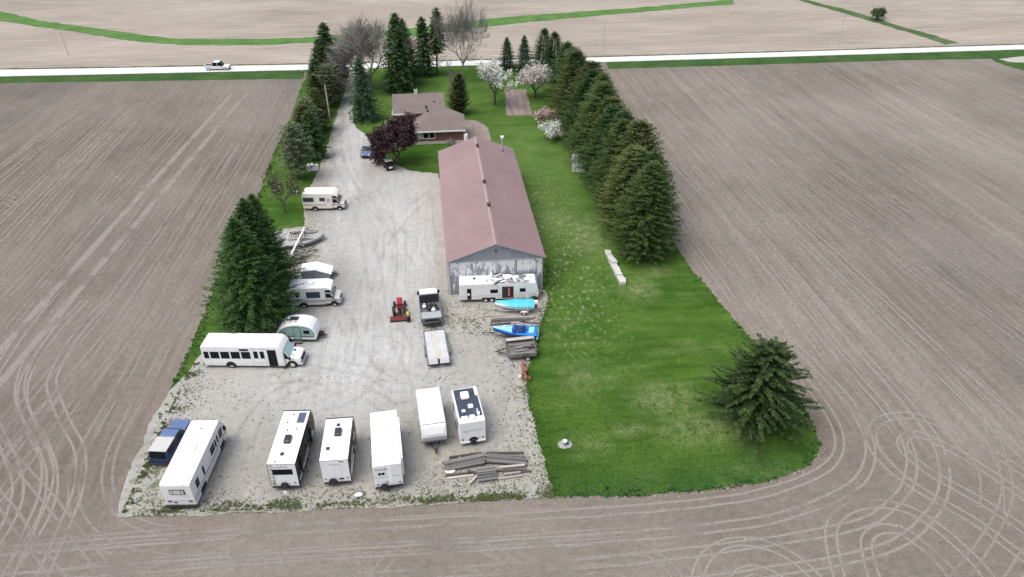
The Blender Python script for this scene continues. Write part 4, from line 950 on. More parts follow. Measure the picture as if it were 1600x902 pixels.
def hitch(p, x0, x1, wd=.8, z=.5):
    m = MB()
    for s in (-1, 1): m.tube((x0, s*wd, z), (x1, 0, z), .06, .06, 6)
    m.tube((x1-.1, 0, z), (x1+.15, 0, z), .07, .05, 8); m.tube((x1-.25, 0, 0), (x1-.25, 0, z+.45), .04, .04, 8); m.tube((x1-.25, 0, 0), (x1-.25, 0, .03), .12, .12, 8)
    o = m.build('hitch', M['chassis'], p)
    m = MB(); m.tube((x0+.3, .17, z+.05), (x0+.3, .17, z+.5), .15, .15, 12); m.tube((x0+.3, -.17, z+.05), (x0+.3, -.17, z+.5), .15, .15, 12)
    return o, m
def underframe(p, x0, x1, w, z0, z1, mat='chassis'):
    m = MB(); m.box(x0, x1, -w/2, w/2, z0, z1); m.build('chassis', M[mat], p)
def wavy_line(p, name, x0, x1, y, z, dz, mat, th=.07):
    m = MB(); n = 14
    for i in range(n):
        a, b = i/n, (i+1)/n; za, zb = z+dz*math.sin(a*PI*.9), z+dz*math.sin(b*PI*.9)
        xa, xb = x0+(x1-x0)*a, x0+(x1-x0)*b
        m.add([(xa, y, za), (xb, y, zb), (xb, y, zb+th), (xa, y, za+th)], [(0, 1, 2, 3)])
    m.build(name, M[mat], p)
def text(p, s, size, M4, mat, name='lettering', shear=.25):
    c = bpy.data.curves.new(name, 'FONT'); c.body = s; c.size = size; c.shear = shear; c.extrude = .004; c.align_x = 'CENTER'
    tmp = bpy.data.objects.new('tmp_text', c); COL.objects.link(tmp)
    dg = bpy.context.evaluated_depsgraph_get(); me = bpy.data.meshes.new_from_object(tmp.evaluated_get(dg)); bpy.data.objects.remove(tmp)
    me.name = name; me.transform(M4); me.materials.clear(); me.materials.append(M[mat]); return link(name, me, p)
REAR = lambda x, y, z: Matrix(((0, 0, -1, x), (-1, 0, 0, y), (0, 1, 0, z), (0, 0, 0, 1)))     # writing on a rear wall

# ---- 1 class A motorhome, front left of the yard
t = thing('motorhome', 'long plain white motorhome parked beside the blue pickup', 'motorhome', (-22.35, 49.0), 84.5)
L2, W, H = 4.15, 2.5, 3.08
prof = [(-L2+.04, .42), (L2-.05, .42), (L2+.12, .9), (L2+.08, 1.35), (L2-.45, 2.75), (L2-.85, H), (-L2-.02, H), (-L2-.10, 2.85)]
m = MB(); m.prism(prof, -W/2, W/2, 0, 1); m.build('body', [M['white'], M['roofwhite']], t, .07)
underframe(t, -L2+.2, L2-.3, W-.3, .22, .44)
for x in (-2.35, 2.75):
    wheel(t, x, -W/2+.16, .42); wheel(t, x, W/2-.16, .42, side=1)
    for s in (-1, 1): plate(t, 'wheel_arch', x-.56, x+.56, s*W/2, s, .42, .88, 'trim', .012)
for x0, x1, z0, z1 in ((-3.35, -2.75, 1.55, 2.4), (-1.75, -1.45, 1.45, 2.35), (.35, 1.25, 1.6, 2.4), (1.42, 1.72, 1.55, 2.35), (1.95, 2.25, 1.55, 2.35), (2.55, 3.25, 1.5, 2.35)): side_window(t, x0, x1, z0, z1, -W/2)
for x0, x1 in ((-3.0, -2.2), (-.6, .6), (2.4, 3.2)): side_window(t, x0, x1, 1.6, 2.4, W/2, 1)
for s in (-1, 1):
    plate(t, 'stripe', -L2+.02, L2-.1, s*W/2, s, 1.18, 1.25, 'trim', .012); plate(t, 'trim_line', -L2+.02, L2-.1, s*W/2, s, .92, .95, 'greyprint', .012)
m = MB(); m.add([(L2+.05, -1.1, 1.45), (L2+.05, 1.1, 1.45), (L2-.42, 1.05, 2.68), (L2-.42, -1.05, 2.68)], [(0, 1, 2, 3)]); m.v = [(x+.03, y, z+.01) for x, y, z in m.v]; m.build('windscreen', M['glass'], t)
m = MB()
for s in (-1, 1): m.box(L2-.55, L2-.35, s*(W/2+.1)-.09, s*(W/2+.1)+.09, 1.6, 2.0)
m.build('mirror', M['trim'], t)
m = MB(); window_o = None
o = end_panel(t, 'rear_window', -L2-.06, -1, -.62, .62, 1.85, 2.42, 'trim', .05); end_panel(o, 'pane', -L2-.105, -1, -.55, .55, 1.92, 2.36, 'rim', .02); end_panel(o, 'mullion', -L2-.12, -1, -.36, -.32, 1.9, 2.38, 'trim', .02); end_panel(o, 'mullion', -L2-.12, -1, .32, .36, 1.9, 2.38, 'trim', .02)
end_panel(t, 'rear_seam', -L2-.07, -1, -1.1, 1.1, 2.78, 2.80, 'greyprint', .02); end_panel(t, 'rear_seam', -L2-.02, -1, -1.22, 1.22, 1.08, 1.11, 'greyprint', .03)
for y in (-1.0, .72): end_panel(t, 'tail_lamp', -L2, -1, y, y+.3, .92, 1.02, 'tail', .04)
end_panel(t, 'licence_plate', -L2, -1, .28, .52, .80, .9, 'trim', .04)
m = MB(); m.box(-L2-.16, -L2+.05, -1.22, 1.22, .34, .52); m.build('bumper', M['trim'], t, .03)
roofbox(t, 'roof_vent', 1.55, .1, H, .5, .5, .10, 'roofwhite'); roofbox(t, 'roof_vent', -1.2, .2, H, .4, .4, .08, 'roofwhite'); roofbox(t, 'air_conditioner', -.1, 0, H, .95, .8, .13, 'roofwhite', .06)
m = MB(); m.tube((2.2, -.05, H), (2.2, -.05, H+.14), .05, .05, 8); m.build('vent_pipe', M['trim'], t)

# ---- 2 blue pickup with a pale canopy
t = thing('pickup_truck', 'old dark blue pickup with a pale grey canopy beside the motorhome', 'pickup', (-25.55, 52.55), 80.5)
W = 1.76
m = MB(); m.prism([(-2.55, .45), (2.55, .45), (2.62, .7), (2.55, .98), (1.15, 1.04), (-2.58, 1.02)], -W/2, W/2); m.build('body', M['navy'], t, .06)
m = MB(); m.prism([(1.10, 1.03), (2.55, .97), (2.5, 1.03), (1.2, 1.11)], -W/2+.06, W/2-.06); m.build('bonnet', M['blueroof'], t, .03)
m = MB(); m.prism([(-.55, 1.02), (1.15, 1.02), (.62, 1.62), (.5, 1.68), (-.42, 1.68), (-.52, 1.62)], -W/2+.10, W/2-.10); m.build('cab', M['navy'], t, .05)
m = MB(); m.prism([(-.45, 1.675), (.53, 1.675), (.45, 1.72), (-.4, 1.72)], -W/2+.14, W/2-.14); m.build('cab_roof', M['blueroof'], t, .02)
m = MB(); m.add([(1.13, -.7, 1.08), (1.13, .7, 1.08), (.66, .64, 1.60), (.66, -.64, 1.60)], [(0, 1, 2, 3)]); m.v = [(x+.025, y, z+.02) for x, y, z in m.v]; m.build('windscreen', M['glass'], t)
m = MB(); m.prism([(-2.55, 1.02), (-.6, 1.02), (-.6, 1.74), (-2.35, 1.74)], -W/2+.08, W/2-.08); m.build('canopy', M['navy'], t, .03)
m = MB(); m.prism([(-2.40, 1.735), (-.58, 1.735), (-.6, 1.80), (-2.36, 1.80)], -W/2+.07, W/2-.07); m.build('canopy_roof', pmat('pale_canopy_roof', (.46, .46, .44), .6, 0, .1, 2, ((.3, .3, .28), .5, .8, 2)), t, .02)
for s in (-1, 1):
    side_window(t, -2.1, -.8, 1.22, 1.62, s*(W/2-.08), s); side_window(t, -.25, .45, 1.15, 1.55, s*(W/2-.10), s)
    for x in (-1.65, 1.72): wheel(t, x, s*(W/2-.1), .35, .22, s)
m = MB(); m.add([(-2.565, -.72, 1.08), (-2.565, .72, 1.08), (-2.385, .68, 1.68), (-2.385, -.68, 1.68)], [(0, 3, 2, 1)]); m.v = [(x-.02, y, z) for x, y, z in m.v]; m.build('rear_glass', M['glass'], t)
end_panel(t, 'tailgate', -2.575, -1, -.74, .74, .58, .99, 'navy', .03)
for y in (-.87, .76): end_panel(t, 'tail_lamp', -2.57, -1, y, y+.11, .7, .95, 'tail', .03)
m = MB(); m.box(-2.75, -2.6, -.85, .85, .42, .55); m.build('bumper', M['trim'], t, .03)

# ---- travel trailers along the front
def trailer_shell(t, L, W, z0, H, side_mat, rear_mat='white', nose=.5, roof='roofwhite', nosemat=None):
    x0, x1 = -L/2, L/2
    prof = [(x0, z0), (x1-.12, z0), (x1+nose*.3, z0+.9), (x1+nose*.22, H-.75), (x1-.28, H), (x0, H)]
    m = MB(); m.prism(prof, -W/2, W/2, 0); m.build('body', M[side_mat], t, .05)
    m = MB(); m.box(x0+.03, x1-.32, -W/2+.03, W/2-.03, H-.02, H+.035); m.build('roof', M[roof], t, .03)
    end_panel(t, 'rear_wall', x0, -1, -W/2+.04, W/2-.04, z0+.03, H-.05, rear_mat, .03)
    return x0, x1
def trailer_wheels(t, W, xs, r=.36):
    for x in xs:
        for s in (-1, 1): wheel(t, x, s*(W/2-.10), r, .22, s)
    for s in (-1, 1): plate(t, 'wheel_arch', xs[0]-.5, xs[-1]+.5, s*W/2, s, .45, .86, 'trim', .012)
t = thing('travel_trailer', 'white roofed black sided travel trailer with a rear ladder and wide rear window', 'travel trailer', (-14.15, 49.45), 85.6, 'travel trailers along the front of the yard')
W, H = 2.45, 3.12
x0, x1 = trailer_shell(t, 6.9, W, .50, H, 'black', nose=.9)
underframe(t, x0+.1, x1-.2, W-.4, .34, .52); trailer_wheels(t, W, (-.75, .15))
m = MB(); m.prism([(x1-.34, H-.02), (x1-.10, H-.22), (x1-.02, H-.20), (x1-.20, H+.05), (x1-.34, H+.06)], -W/2-.01, W/2+.01); m.build('nose_trim', M['smoke'], t)
end_panel(t, 'rear_window', x0-.03, -1, -.86, .80, 1.95, 2.55, 'glass', .03); end_panel(t, 'rear_lettering', x0-.03, -1, -.55, .55, 2.75, 2.82, 'greyprint', .006)
ladder(t, x0-.03, -1, 1.12, .80, .75, H)
spare(t, x0-.03, -1, 0, .74)
for y in (-.98, .80): end_panel(t, 'tail_lamp', x0-.03, -1, y, y+.17, .92, 1.02, 'tail', .03)
for y in (-.3, 0, .3): end_panel(t, 'marker_lamp', x0-.03, -1, y-.05, y+.05, 2.98, 3.03, 'tail', .03)
m = MB(); m.box(x0-.14, x0-.02, -1.1, 1.1, .46, .58); m.build('bumper', M['trim'], t, .02)
for s in (-1, 1):
    plate(t, 'lower_stripe', x0+.3, x1-.5, s*W/2, s, .75, 1.02, 'white'); wavy_line(t, 'swoosh', x0+.9, x1-.8, s*(W/2+.018), 1.12, .22, 'silver', .14)
    for a, b in ((-2.6, -1.6), (-.2, .5), (1.6, 2.5)): side_window(t, a, b, 1.75, 2.45, s*W/2, s)
o = plate(t, 'door', .75, 1.42, -W/2, -1, .7, 2.55, 'black', .03); plate(o, 'door_pane', .88, 1.3, -W/2-.03, -1, 1.6, 2.3, 'glass', .012)
m = MB(); m.tube((-2.2, -W/2-.09, 2.85), (1.6, -W/2-.09, 2.85), .085, .085, 10); m.box(1.52, 1.66, -W/2-.16, -W/2, .75, 2.95); m.box(-2.26, -2.14, -W/2-.12, -W/2, .75, 2.95); m.build('awning', M['trim'], t)
roofbox(t, 'air_conditioner', -.62, .0, H, .95, .62, .33, 'smoke', .12); roofbox(t, 'solar_panel', 2.2, -.62, H+.03, 1.35, .68, .05, 'mauve', .01)
m = MB(); m.ball((-2.3, .12, H+.05), .2, 12, 6, 0, (1, 1, .8)); m.build('vent_dome', M['smoke'], t)
for x, y in ((2.6, .15), (.75, -.45), (.6, .3), (-3.2, .5), (1.6, .5)): roofbox(t, 'roof_fitting', x, y, H+.03, .13, .13, .09, 'smoke', .02)
roofbox(t, 'roof_hatch', 1.0, .25, H+.03, .4, .4, .06, 'roofwhite', .03)
hitch(t, x1-.1, x1+1.1)

t = thing('travel_trailer', 'shorter black sided travel trailer, second of the row, without a rear window', 'travel trailer', (-10.0, 48.75), 89.3, 'travel trailers along the front of the yard')
W, H = 2.44, 3.08
x0, x1 = trailer_shell(t, 5.5, W, .50, H, 'black', nose=.9)
underframe(t, x0+.1, x1-.2, W-.4, .34, .52); trailer_wheels(t, W, (-.5, .4))
m = MB(); m.prism([(x1-.34, H-.02), (x1-.10, H-.22), (x1-.02, H-.20), (x1-.20, H+.05), (x1-.34, H+.06)], -W/2-.01, W/2+.01); m.build('nose_trim', M['smoke'], t)
spare(t, x0-.03, -1, .32, .74)
end_panel(t, 'rear_vent', x0-.03, -1, -.62, -.24, .82, .98, 'trim', .03); end_panel(t, 'rear_lettering', x0-.03, -1, -.42, .52, 2.6, 2.66, 'greyprint', .006)
for y in (-1.02, .86): end_panel(t, 'tail_lamp', x0-.03, -1, y, y+.15, .92, 1.02, 'tail', .03)
end_panel(t, 'rear_lamp_bar', x0-.03, -1, -.78, -.42, 2.90, 2.96, 'tail', .03)
m = MB(); m.tube((x0+.12, .25, H), (x0+.12, .25, H+.22), .02, .02, 6); m.tube((x0+.12, .05, H), (x0+.12, .05, H+.15), .03, .03, 6); m.build('aerial', M['trim'], t)
m = MB(); m.box(x0-.14, x0-.02, -1.1, 1.1, .46, .58); m.build('bumper', M['trim'], t, .02)
for s in (-1, 1):
    plate(t, 'lower_panel', x0+.3, x1-1.6, s*W/2, s, .62, 1.15, 'white'); wavy_line(t, 'swoosh', x0+.3, x1-.4, s*(W/2+.018), 1.15, .55, 'white', .35)
    side_window(t, -1.9, -1.1, 1.9, 2.5, s*W/2, s); side_window(t, 1.0, 1.8, 1.9, 2.5, s*W/2, s)
plate(t, 'door', .1, .78, -W/2, -1, .7, 2.55, 'black', .03)
roofbox(t, 'air_conditioner', .55, -.08, H, .95, .62, .32, 'smoke', .12); roofbox(t, 'roof_vent', -1.35, .62, H+.03, .36, .30, .08, 'smoke', .02)
m = MB(); m.ball((1.55, .0, H+.05), .19, 12, 6, 0, (1, 1, .8)); m.build('vent_dome', M['smoke'], t)
roofbox(t, 'roof_fitting', -.35, .05, H+.03, .1, .1, .06, 'greyprint', .02)
hitch(t, x1-.1, x1+1.1)

t = thing('travel_trailer', 'all white travel trailer with dark red lettering and two small rear windows', 'travel trailer', (-5.80, 48.5), 94.4, 'travel trailers along the front of the yard')
W, H = 2.42, 3.10
x0, x1 = trailer_shell(t, 7.0, W, .52, H, 'white', nose=.4)
underframe(t, x0+.1, x1-.2, W-.4, .34, .54); trailer_wheels(t, W, (-.6, .35))
m = MB(); m.box(-2.9, 2.3, -W/2-.16, -W/2+.03, 1.0, H-.08); m.build('slide_out', M['white'], t, .03)
text(t, 'Prowler', .34, REAR(x0-.032, .52, 2.52), 'script')
for y in (.28, .58): end_panel(t, 'rear_window', x0-.03, -1, y, y+.24, 1.98, 2.24, 'glass', .02)
end_panel(t, 'stripe', x0-.03, -1, -1.05, 1.08, 1.68, 1.73, 'greyprint', .008); end_panel(t, 'rear_panel', x0-.03, -1, -.35, .0, .9, 2.75, 'roofwhite', .02)
for y in (-1.02, .86): end_panel(t, 'tail_lamp', x0-.03, -1, y, y+.17, .82, .93, 'tail', .03)
end_panel(t, 'electric_box', x0-.03, -1, .06, .22, 1.02, 1.22, 'greyskirt', .05)
spare(t, x0-.03, -1, .42, .66)
m = MB(); m.box(x0-.16, x0-.02, -1.15, 1.18, .50, .64); m.tube((x0-.1, .18, .5), (x0-.5, .1, .35), .07, .07, 8); m.build('bumper', M['trim'], t, .02)
for s in (-1, 1): plate(t, 'stripe', x0+.1, x1-.2, s*W/2, s, 1.18, 1.24, 'greyprint', .012)
for a, b in ((-2.4, -1.4), (.8, 1.8)): side_window(t, a, b, 1.75, 2.4, W/2, 1); side_window(t, a, b, 1.75, 2.4, -W/2-.16, -1)
roofbox(t, 'roof_vent', -1.3, .05, H+.03, .5, .42, .09, 'roofwhite'); roofbox(t, 'roof_vent', -2.55, -.05, H+.03, .3, .36, .05, 'roofwhite'); roofbox(t, 'air_conditioner', .6, .0, H+.03, .9, .7, .12, 'roofwhite', .05)
m = MB(); m.tube((2.4, .15, H), (2.4, .15, H+.15), .05, .05, 8); m.build('vent_pipe', M['greyprint'], t)
hitch(t, x1-.1, x1+1.0)

t = thing('travel_trailer', 'older rounded white trailer with a grey lower nose and hitch towards the stack of boards', 'travel trailer', (-1.75, 52.35), -85.0, 'travel trailers along the front of the yard')
W, H = 2.28, 2.68
x0, x1 = -2.9, 2.75
prof = [(x0, .55), (x1-.30, .55), (x1+.12, 1.15), (x1+.02, 1.75), (x1-.18, 2.45), (x1-.42, H-.04), (x0+.5, H), (x0+.12, H-.10), (x0-.02, 2.2)]
m = MB(); m.prism(prof, -W/2, W/2, 0, 1); m.build('body', [M['white'], pmat('dull_white_roof', (.66, .67, .67), .6, 0, .05, 1.5)], t, .09)
m = MB(); m.add([(x1-.29, -W/2+.03, .56), (x1-.29, W/2-.03, .56), (x1+.125, W/2-.03, 1.15), (x1+.125, -W/2+.03, 1.15)], [(0, 1, 2, 3)]); m.add([(x1+.125, -W/2+.03, 1.15), (x1+.125, W/2-.03, 1.15), (x1+.085, W/2-.03, 1.5), (x1+.085, -W/2+.03, 1.5)], [(0, 1, 2, 3)]); m.v = [(x+.02, y, z) for x, y, z in m.v]; m.build('stone_guard', M['greyskirt'], t)
m = MB(); m.box(x0+.15, x1-.3, -W/2-.012, W/2+.012, .55, .92); m.build('lower_skirt', M['greyskirt'], t)
m = MB(); m.add([(x1+.05, -.9, 1.75), (x1+.05, .9, 1.75), (x1-.12, .9, 2.35), (x1-.12, -.9, 2.35)], [(0, 1, 2, 3)]); m.v = [(x+.012, y, z+.01) for x, y, z in m.v]; m.build('stone_shield', M['roofwhite'], t)
m = MB(); m.box(x1-.45, x1-.40, -W/2+.06, W/2-.06, H-.05, H+.01); m.build('seam', M['greyprint'], t)
for s in (-1, 1):
    wheel(t, -.4, s*(W/2-.1), .36, .22, s); m = MB(); m.prism([(-.95, .5), (.15, .5), (.0, .95), (-.8, .95)], s*W/2-.02, s*W/2+.14); m.build('mudguard', M['white'], t, .03)
    for a, b in ((-2.2, -1.3), (.7, 1.7)): side_window(t, a, b, 1.55, 2.1, s*W/2, s, 'silver')
for x in (-.9, .95): roofbox(t, 'roof_vent', x, .0, H-.01, .42, .42, .07, 'roofwhite')
underframe(t, x0+.2, x1-.4, W-.5, .40, .57); hitch(t, x1-.5, x1+1.0, .5, .45)

t = thing('travel_trailer', 'small white trailer with a dark blue grey roof and white roof units', 'travel trailer', (1.72, 52.1), 96.0, 'travel trailers along the front of the yard')
W, H = 2.42, 2.92
x0, x1 = trailer_shell(t, 5.0, W, .48, H, 'white', nose=.5, roof='white')
m = MB(); m.box(x0+.62, x1-.42, -W/2+.14, W/2-.14, H+.02, H+.05); m.build('roof_membrane', M['darkroof'], t)
roofbox(t, 'air_conditioner', .95, .12, H+.05, .95, .80, .32, 'roofwhite', .13); roofbox(t, 'roof_vent', -.55, -.18, H+.05, .48, .48, .18, 'roofwhite', .07)
roofbox(t, 'roof_vent', -2.05, .62, H+.05, .40, .62, .20, 'roofwhite', .07); roofbox(t, 'roof_vent', -2.05, -.08, H+.05, .50, .52, .22, 'roofwhite', .1); roofbox(t, 'awning_bracket', 1.5, -W/2+.2, H+.03, 1.25, .30, .16, 'roofwhite', .05)
m = MB(); m.path([(-1.0, -.7, H+.1), (-1.5, -.68, H+.22), (-2.0, -.72, H+.16)], .05, 8); m.box(-1.75, -1.5, -.84, -.6, H+.05, H+.2); m.build('aerial', M['roofwhite'], t)
roofbox(t, 'sky_dome', -1.0, .55, H+.05, .36, .36, .07, 'lamp', .04)
spare(t, x0-.03, -1, -.02, .60, .30, rim='trim')
m = MB(); m.add([(x0-.036, -.06+.46*math.cos(a), .62+.46*math.sin(a)) for a in [PI*i/10 for i in range(11)]], [tuple(range(10, -1, -1))]); m.build('wheel_recess', M['trim'], t)
end_panel(t, 'stripe', x0-.03, -1, -.95, .88, 1.86, 1.92, 'greyskirt', .012); end_panel(t, 'rear_lettering', x0-.03, -1, .38, .86, 1.68, 1.74, 'greyprint', .006)
for y in (-1.02, .86): end_panel(t, 'tail_lamp', x0-.03, -1, y, y+.16, .82, .95, 'trim', .03)
end_panel(t, 'licence_plate', x0-.03, -1, -.62, -.46, .88, .96, 'greyprint', .02)
m = MB(); m.box(x0-.12, x0-.02, -1.18, 1.18, .44, .60); m.build('bumper', M['white'], t, .02)
underframe(t, x0+.1, x1-.2, W-.4, .34, .5); trailer_wheels(t, W, (-.1,), .36)
for s in (-1, 1):
    for a, b in ((-1.7, -.9), (.5, 1.4)): side_window(t, a, b, 1.55, 2.25, s*W/2, s)
    plate(t, 'stripe', x0+.1, x1-.2, s*W/2, s, 1.12, 1.18, 'greyskirt', .012)
hitch(t, x1-.1, x1+1.0)

# ---- white bus
t = thing('shuttle_bus', 'white shuttle bus with a row of dark windows in front of the big spruces', 'bus', (-20.12, 64.55), -7.3)
W, H, L0 = 2.42, 2.92, -5.08
m = MB(); m.prism([(L0, .38), (3.45, .38), (3.45, 2.35), (3.15, 2.72), (2.9, H), (L0+.12, H), (L0, H-.12)], -W/2, W/2, 0, 1); m.build('body', [M['white'], M['roofwhite']], t, .09)
m = MB(); m.prism([(3.40, .45), (5.0, .42), (5.10, .85), (5.0, 1.18), (4.75, 1.28), (3.95, 1.42), (3.40, 2.32)], -.98, .98); m.build('cab', M['white'], t, .08)
m = MB(); m.add([(3.96, -.92, 1.44), (3.96, .92, 1.44), (3.46, .86, 2.28), (3.46, -.86, 2.28)], [(0, 1, 2, 3)]); m.v = [(x+.03, y, z+.02) for x, y, z in m.v]; m.build('windscreen', M['windscreen'], t)
m = MB(); m.box(4.98, 5.12, -.62, .62, .72, 1.08); m.build('grille', M['trim'], t, .02)
for s in (-1, 1):
    m = MB(); m.box(4.90, 5.09, s*.82-.13, s*.82+.13, .82, 1.05); m.build('headlight', M['lamp'], t, .03)
m = MB(); m.box(4.95, 5.25, -1.0, 1.0, .42, .64); m.build('bumper', M['silver'], t, .04)
y = -W/2
for s in (-1, 1):
    for x0, x1 in ((-4.85, -4.35), (-4.18, -3.28), (-3.1, -2.2), (-2.02, -1.1), (-.92, 0)): side_window(t, x0, x1, 1.38, 2.25, s*W/2, s)
for x0, x1 in ((.36, .80), (1.04, 1.46)): side_window(t, x0, x1, 1.42, 2.32, y)
side_window(t, -1.05, -.12, 2.38, 2.62, y, name='destination_sign')
o = plate(t, 'door', 1.82, 2.72, y, -1, .42, 2.52, 'trim', .03)
for a, b in ((1.88, 2.24), (2.3, 2.66)): plate(o, 'door_pane', a, b, y-.03, -1, .62, 2.42, 'glass', .012)
plate(t, 'door_rail', .1, 1.75, y, -1, 2.62, 2.66, 'greyprint'); plate(t, 'seam', .1, 1.7, y, -1, .88, .90, 'greyprint'); 
for x in (-.75, .95, 1.6): plate(t, 'marker_lamp', x, x+.1, y, -1, .70, .76, 'amber')
m = MB(); m.add([(3.42, -1.0, 1.2), (3.86, -1.0, 1.2), (3.80, -1.0, 1.50), (3.45, -1.0, 2.15)], [(0, 1, 2, 3)]); m.build('cab_window', M['glass'], t)
m = MB(); m.add([(3.42, 1.0, 1.2), (3.86, 1.0, 1.2), (3.80, 1.0, 1.50), (3.45, 1.0, 2.15)], [(3, 2, 1, 0)]); m.build('cab_window', M['glass'], t)
m = MB()
for s in (-1, 1): m.box(3.95, 4.1, s*1.18-.11, s*1.18+.11, 1.25, 1.6); m.tube((3.9, s*.95, 1.3), (4.0, s*1.15, 1.4), .025, .025, 6)
m.build('mirror', M['trim'], t)
for s in (-1, 1):
    wheel(t, 4.15, s*.92, .43, .26, s); wheel(t, -2.25, s*(W/2-.16), .43, .30, s)
    m = MB(); m.add([(4.15+.56*math.cos(a), s*.992, .43+.56*math.sin(a)) for a in [PI*i/10 for i in range(11)]], [tuple(range(11))if s < 0 else tuple(range(10, -1, -1))]); m.build('wheel_arch', M['trim'], t)
    m = MB(); m.add([(-2.25+.55*math.cos(a), s*(W/2+.006), .43+.55*math.sin(a)) for a in [PI*i/10 for i in range(11)]], [tuple(range(11))if s < 0 else tuple(range(10, -1, -1))]); m.build('wheel_arch', M['trim'], t)
underframe(t, L0+.1, 4.6, 1.9, .26, .46)
m = MB(); m.box(L0-.14, L0+.02, -1.15, 1.15, .36, .55); m.build('rear_bumper', M['trim'], t, .03)
m = MB(); m.box(3.05, 3.5, -1.32, -1.1, .30, .42); m.build('step', M['trim'], t)
m = MB(); m.box(4.0, 4.35, -.55, -.5, 1.38, 1.42); m.box(4.05, 4.3, .2, .5, 1.37, 1.40); m.build('wiper', M['trim'], t)

# ---- teal teardrop trailer
t = thing('teardrop_trailer', 'rounded white and sage green teardrop trailer behind the bus', 'travel trailer', (-16.15, 68.5), -8.5)
W = 2.05
arch = [(-2.30, .45), (2.05, .45)]+[(2.05+.28*math.sin(a), .45+.9*(1-math.cos(a))*.75) for a in (.5, 1.0, 1.5)]+[(2.22, 1.5), (2.0, 1.95), (1.62, 2.25), (1.1, 2.42), (.4, 2.5), (-.4, 2.46), (-1.1, 2.26), (-1.7, 1.85), (-2.1, 1.35), (-2.3, .85)]
m = MB(); m.prism(arch, -W/2, W/2, 0, None); m.build('body', M['white'], t, .10)
inner = [(-2.05, .92), (1.98, .92), (2.1, 1.25), (1.98, 1.6), (1.6, 1.98), (1.05, 2.16), (.4, 2.24), (-.4, 2.2), (-1.05, 2.0), (-1.6, 1.62), (-1.95, 1.2)]
for s in (-1, 1):
    m = MB(); m.prism(inner, s*W/2-.005, s*W/2+.014); m.build('side_panel', M['teal'], t)
    m = MB(); pts = [(x, s*(W/2+.016), z) for x, z in inner]+[(inner[0][0], s*(W/2+.016), inner[0][1])]; m.path(pts, .022, 6); m.build('side_trim', M['trim'], t)
    plate(t, 'sill_line', -2.0, 2.0, s*W/2, s, .84, .93, 'trim', .02)
    wheel(t, -1.05, s*(W/2-.02), .36, .24, s, 'steel'); m = MB(); m.add([(-1.05+.50*math.cos(a), s*(W/2+.008), .40+.46*math.sin(a)) for a in [PI*i/10 for i in range(11)]], [tuple(range(11))if s < 0 else tuple(range(10, -1, -1))]); m.build('wheel_arch', M['trim'], t)
m = MB(); yy = -W/2-.02
o = plate(t, 'door', -.18, .58, -W/2, -1, .50, 2.10, 'teal', .03)
m.path([(-.18, yy-.015, .5), (-.18, yy-.015, 2.0), (-.08, yy-.015, 2.1), (.48, yy-.015, 2.1), (.58, yy-.015, 2.0), (.58, yy-.015, .5)], .018, 6); m.build('door_seal', M['trim'], o); plate(o, 'handle', -.12, -.02, -W/2-.03, -1, 1.2, 1.3, 'trim', .03)
side_window(t, .92, 1.58, 1.30, 1.72, -W/2-.014); side_window(t, -1.6, -1.1, 1.3, 1.4, -W/2-.014)
roofbox(t, 'roof_hatch', -.25, .1, 2.47, .95, .62, .10, 'smoke', .04); roofbox(t, 'roof_vent', -1.0, .1, 2.27, .3, .3, .08, 'smoke', .03); roofbox(t, 'roof_fitting', .05, -.45, 2.48, .3, .2, .05, 'greyprint', .03)
m = MB(); m.box(-.2, .6, -W/2-.35, -W/2-.02, .28, .33); m.build('door_step', M['steel'], t)
underframe(t, -2.1, 2.0, W-.3, .30, .47); hitch(t, 1.9, 3.1, .5, .45)
m = MB(); m.box(2.25, 2.7, -.28, .28, .5, .85); m.build('gas_box', M['trim'], t, .05)

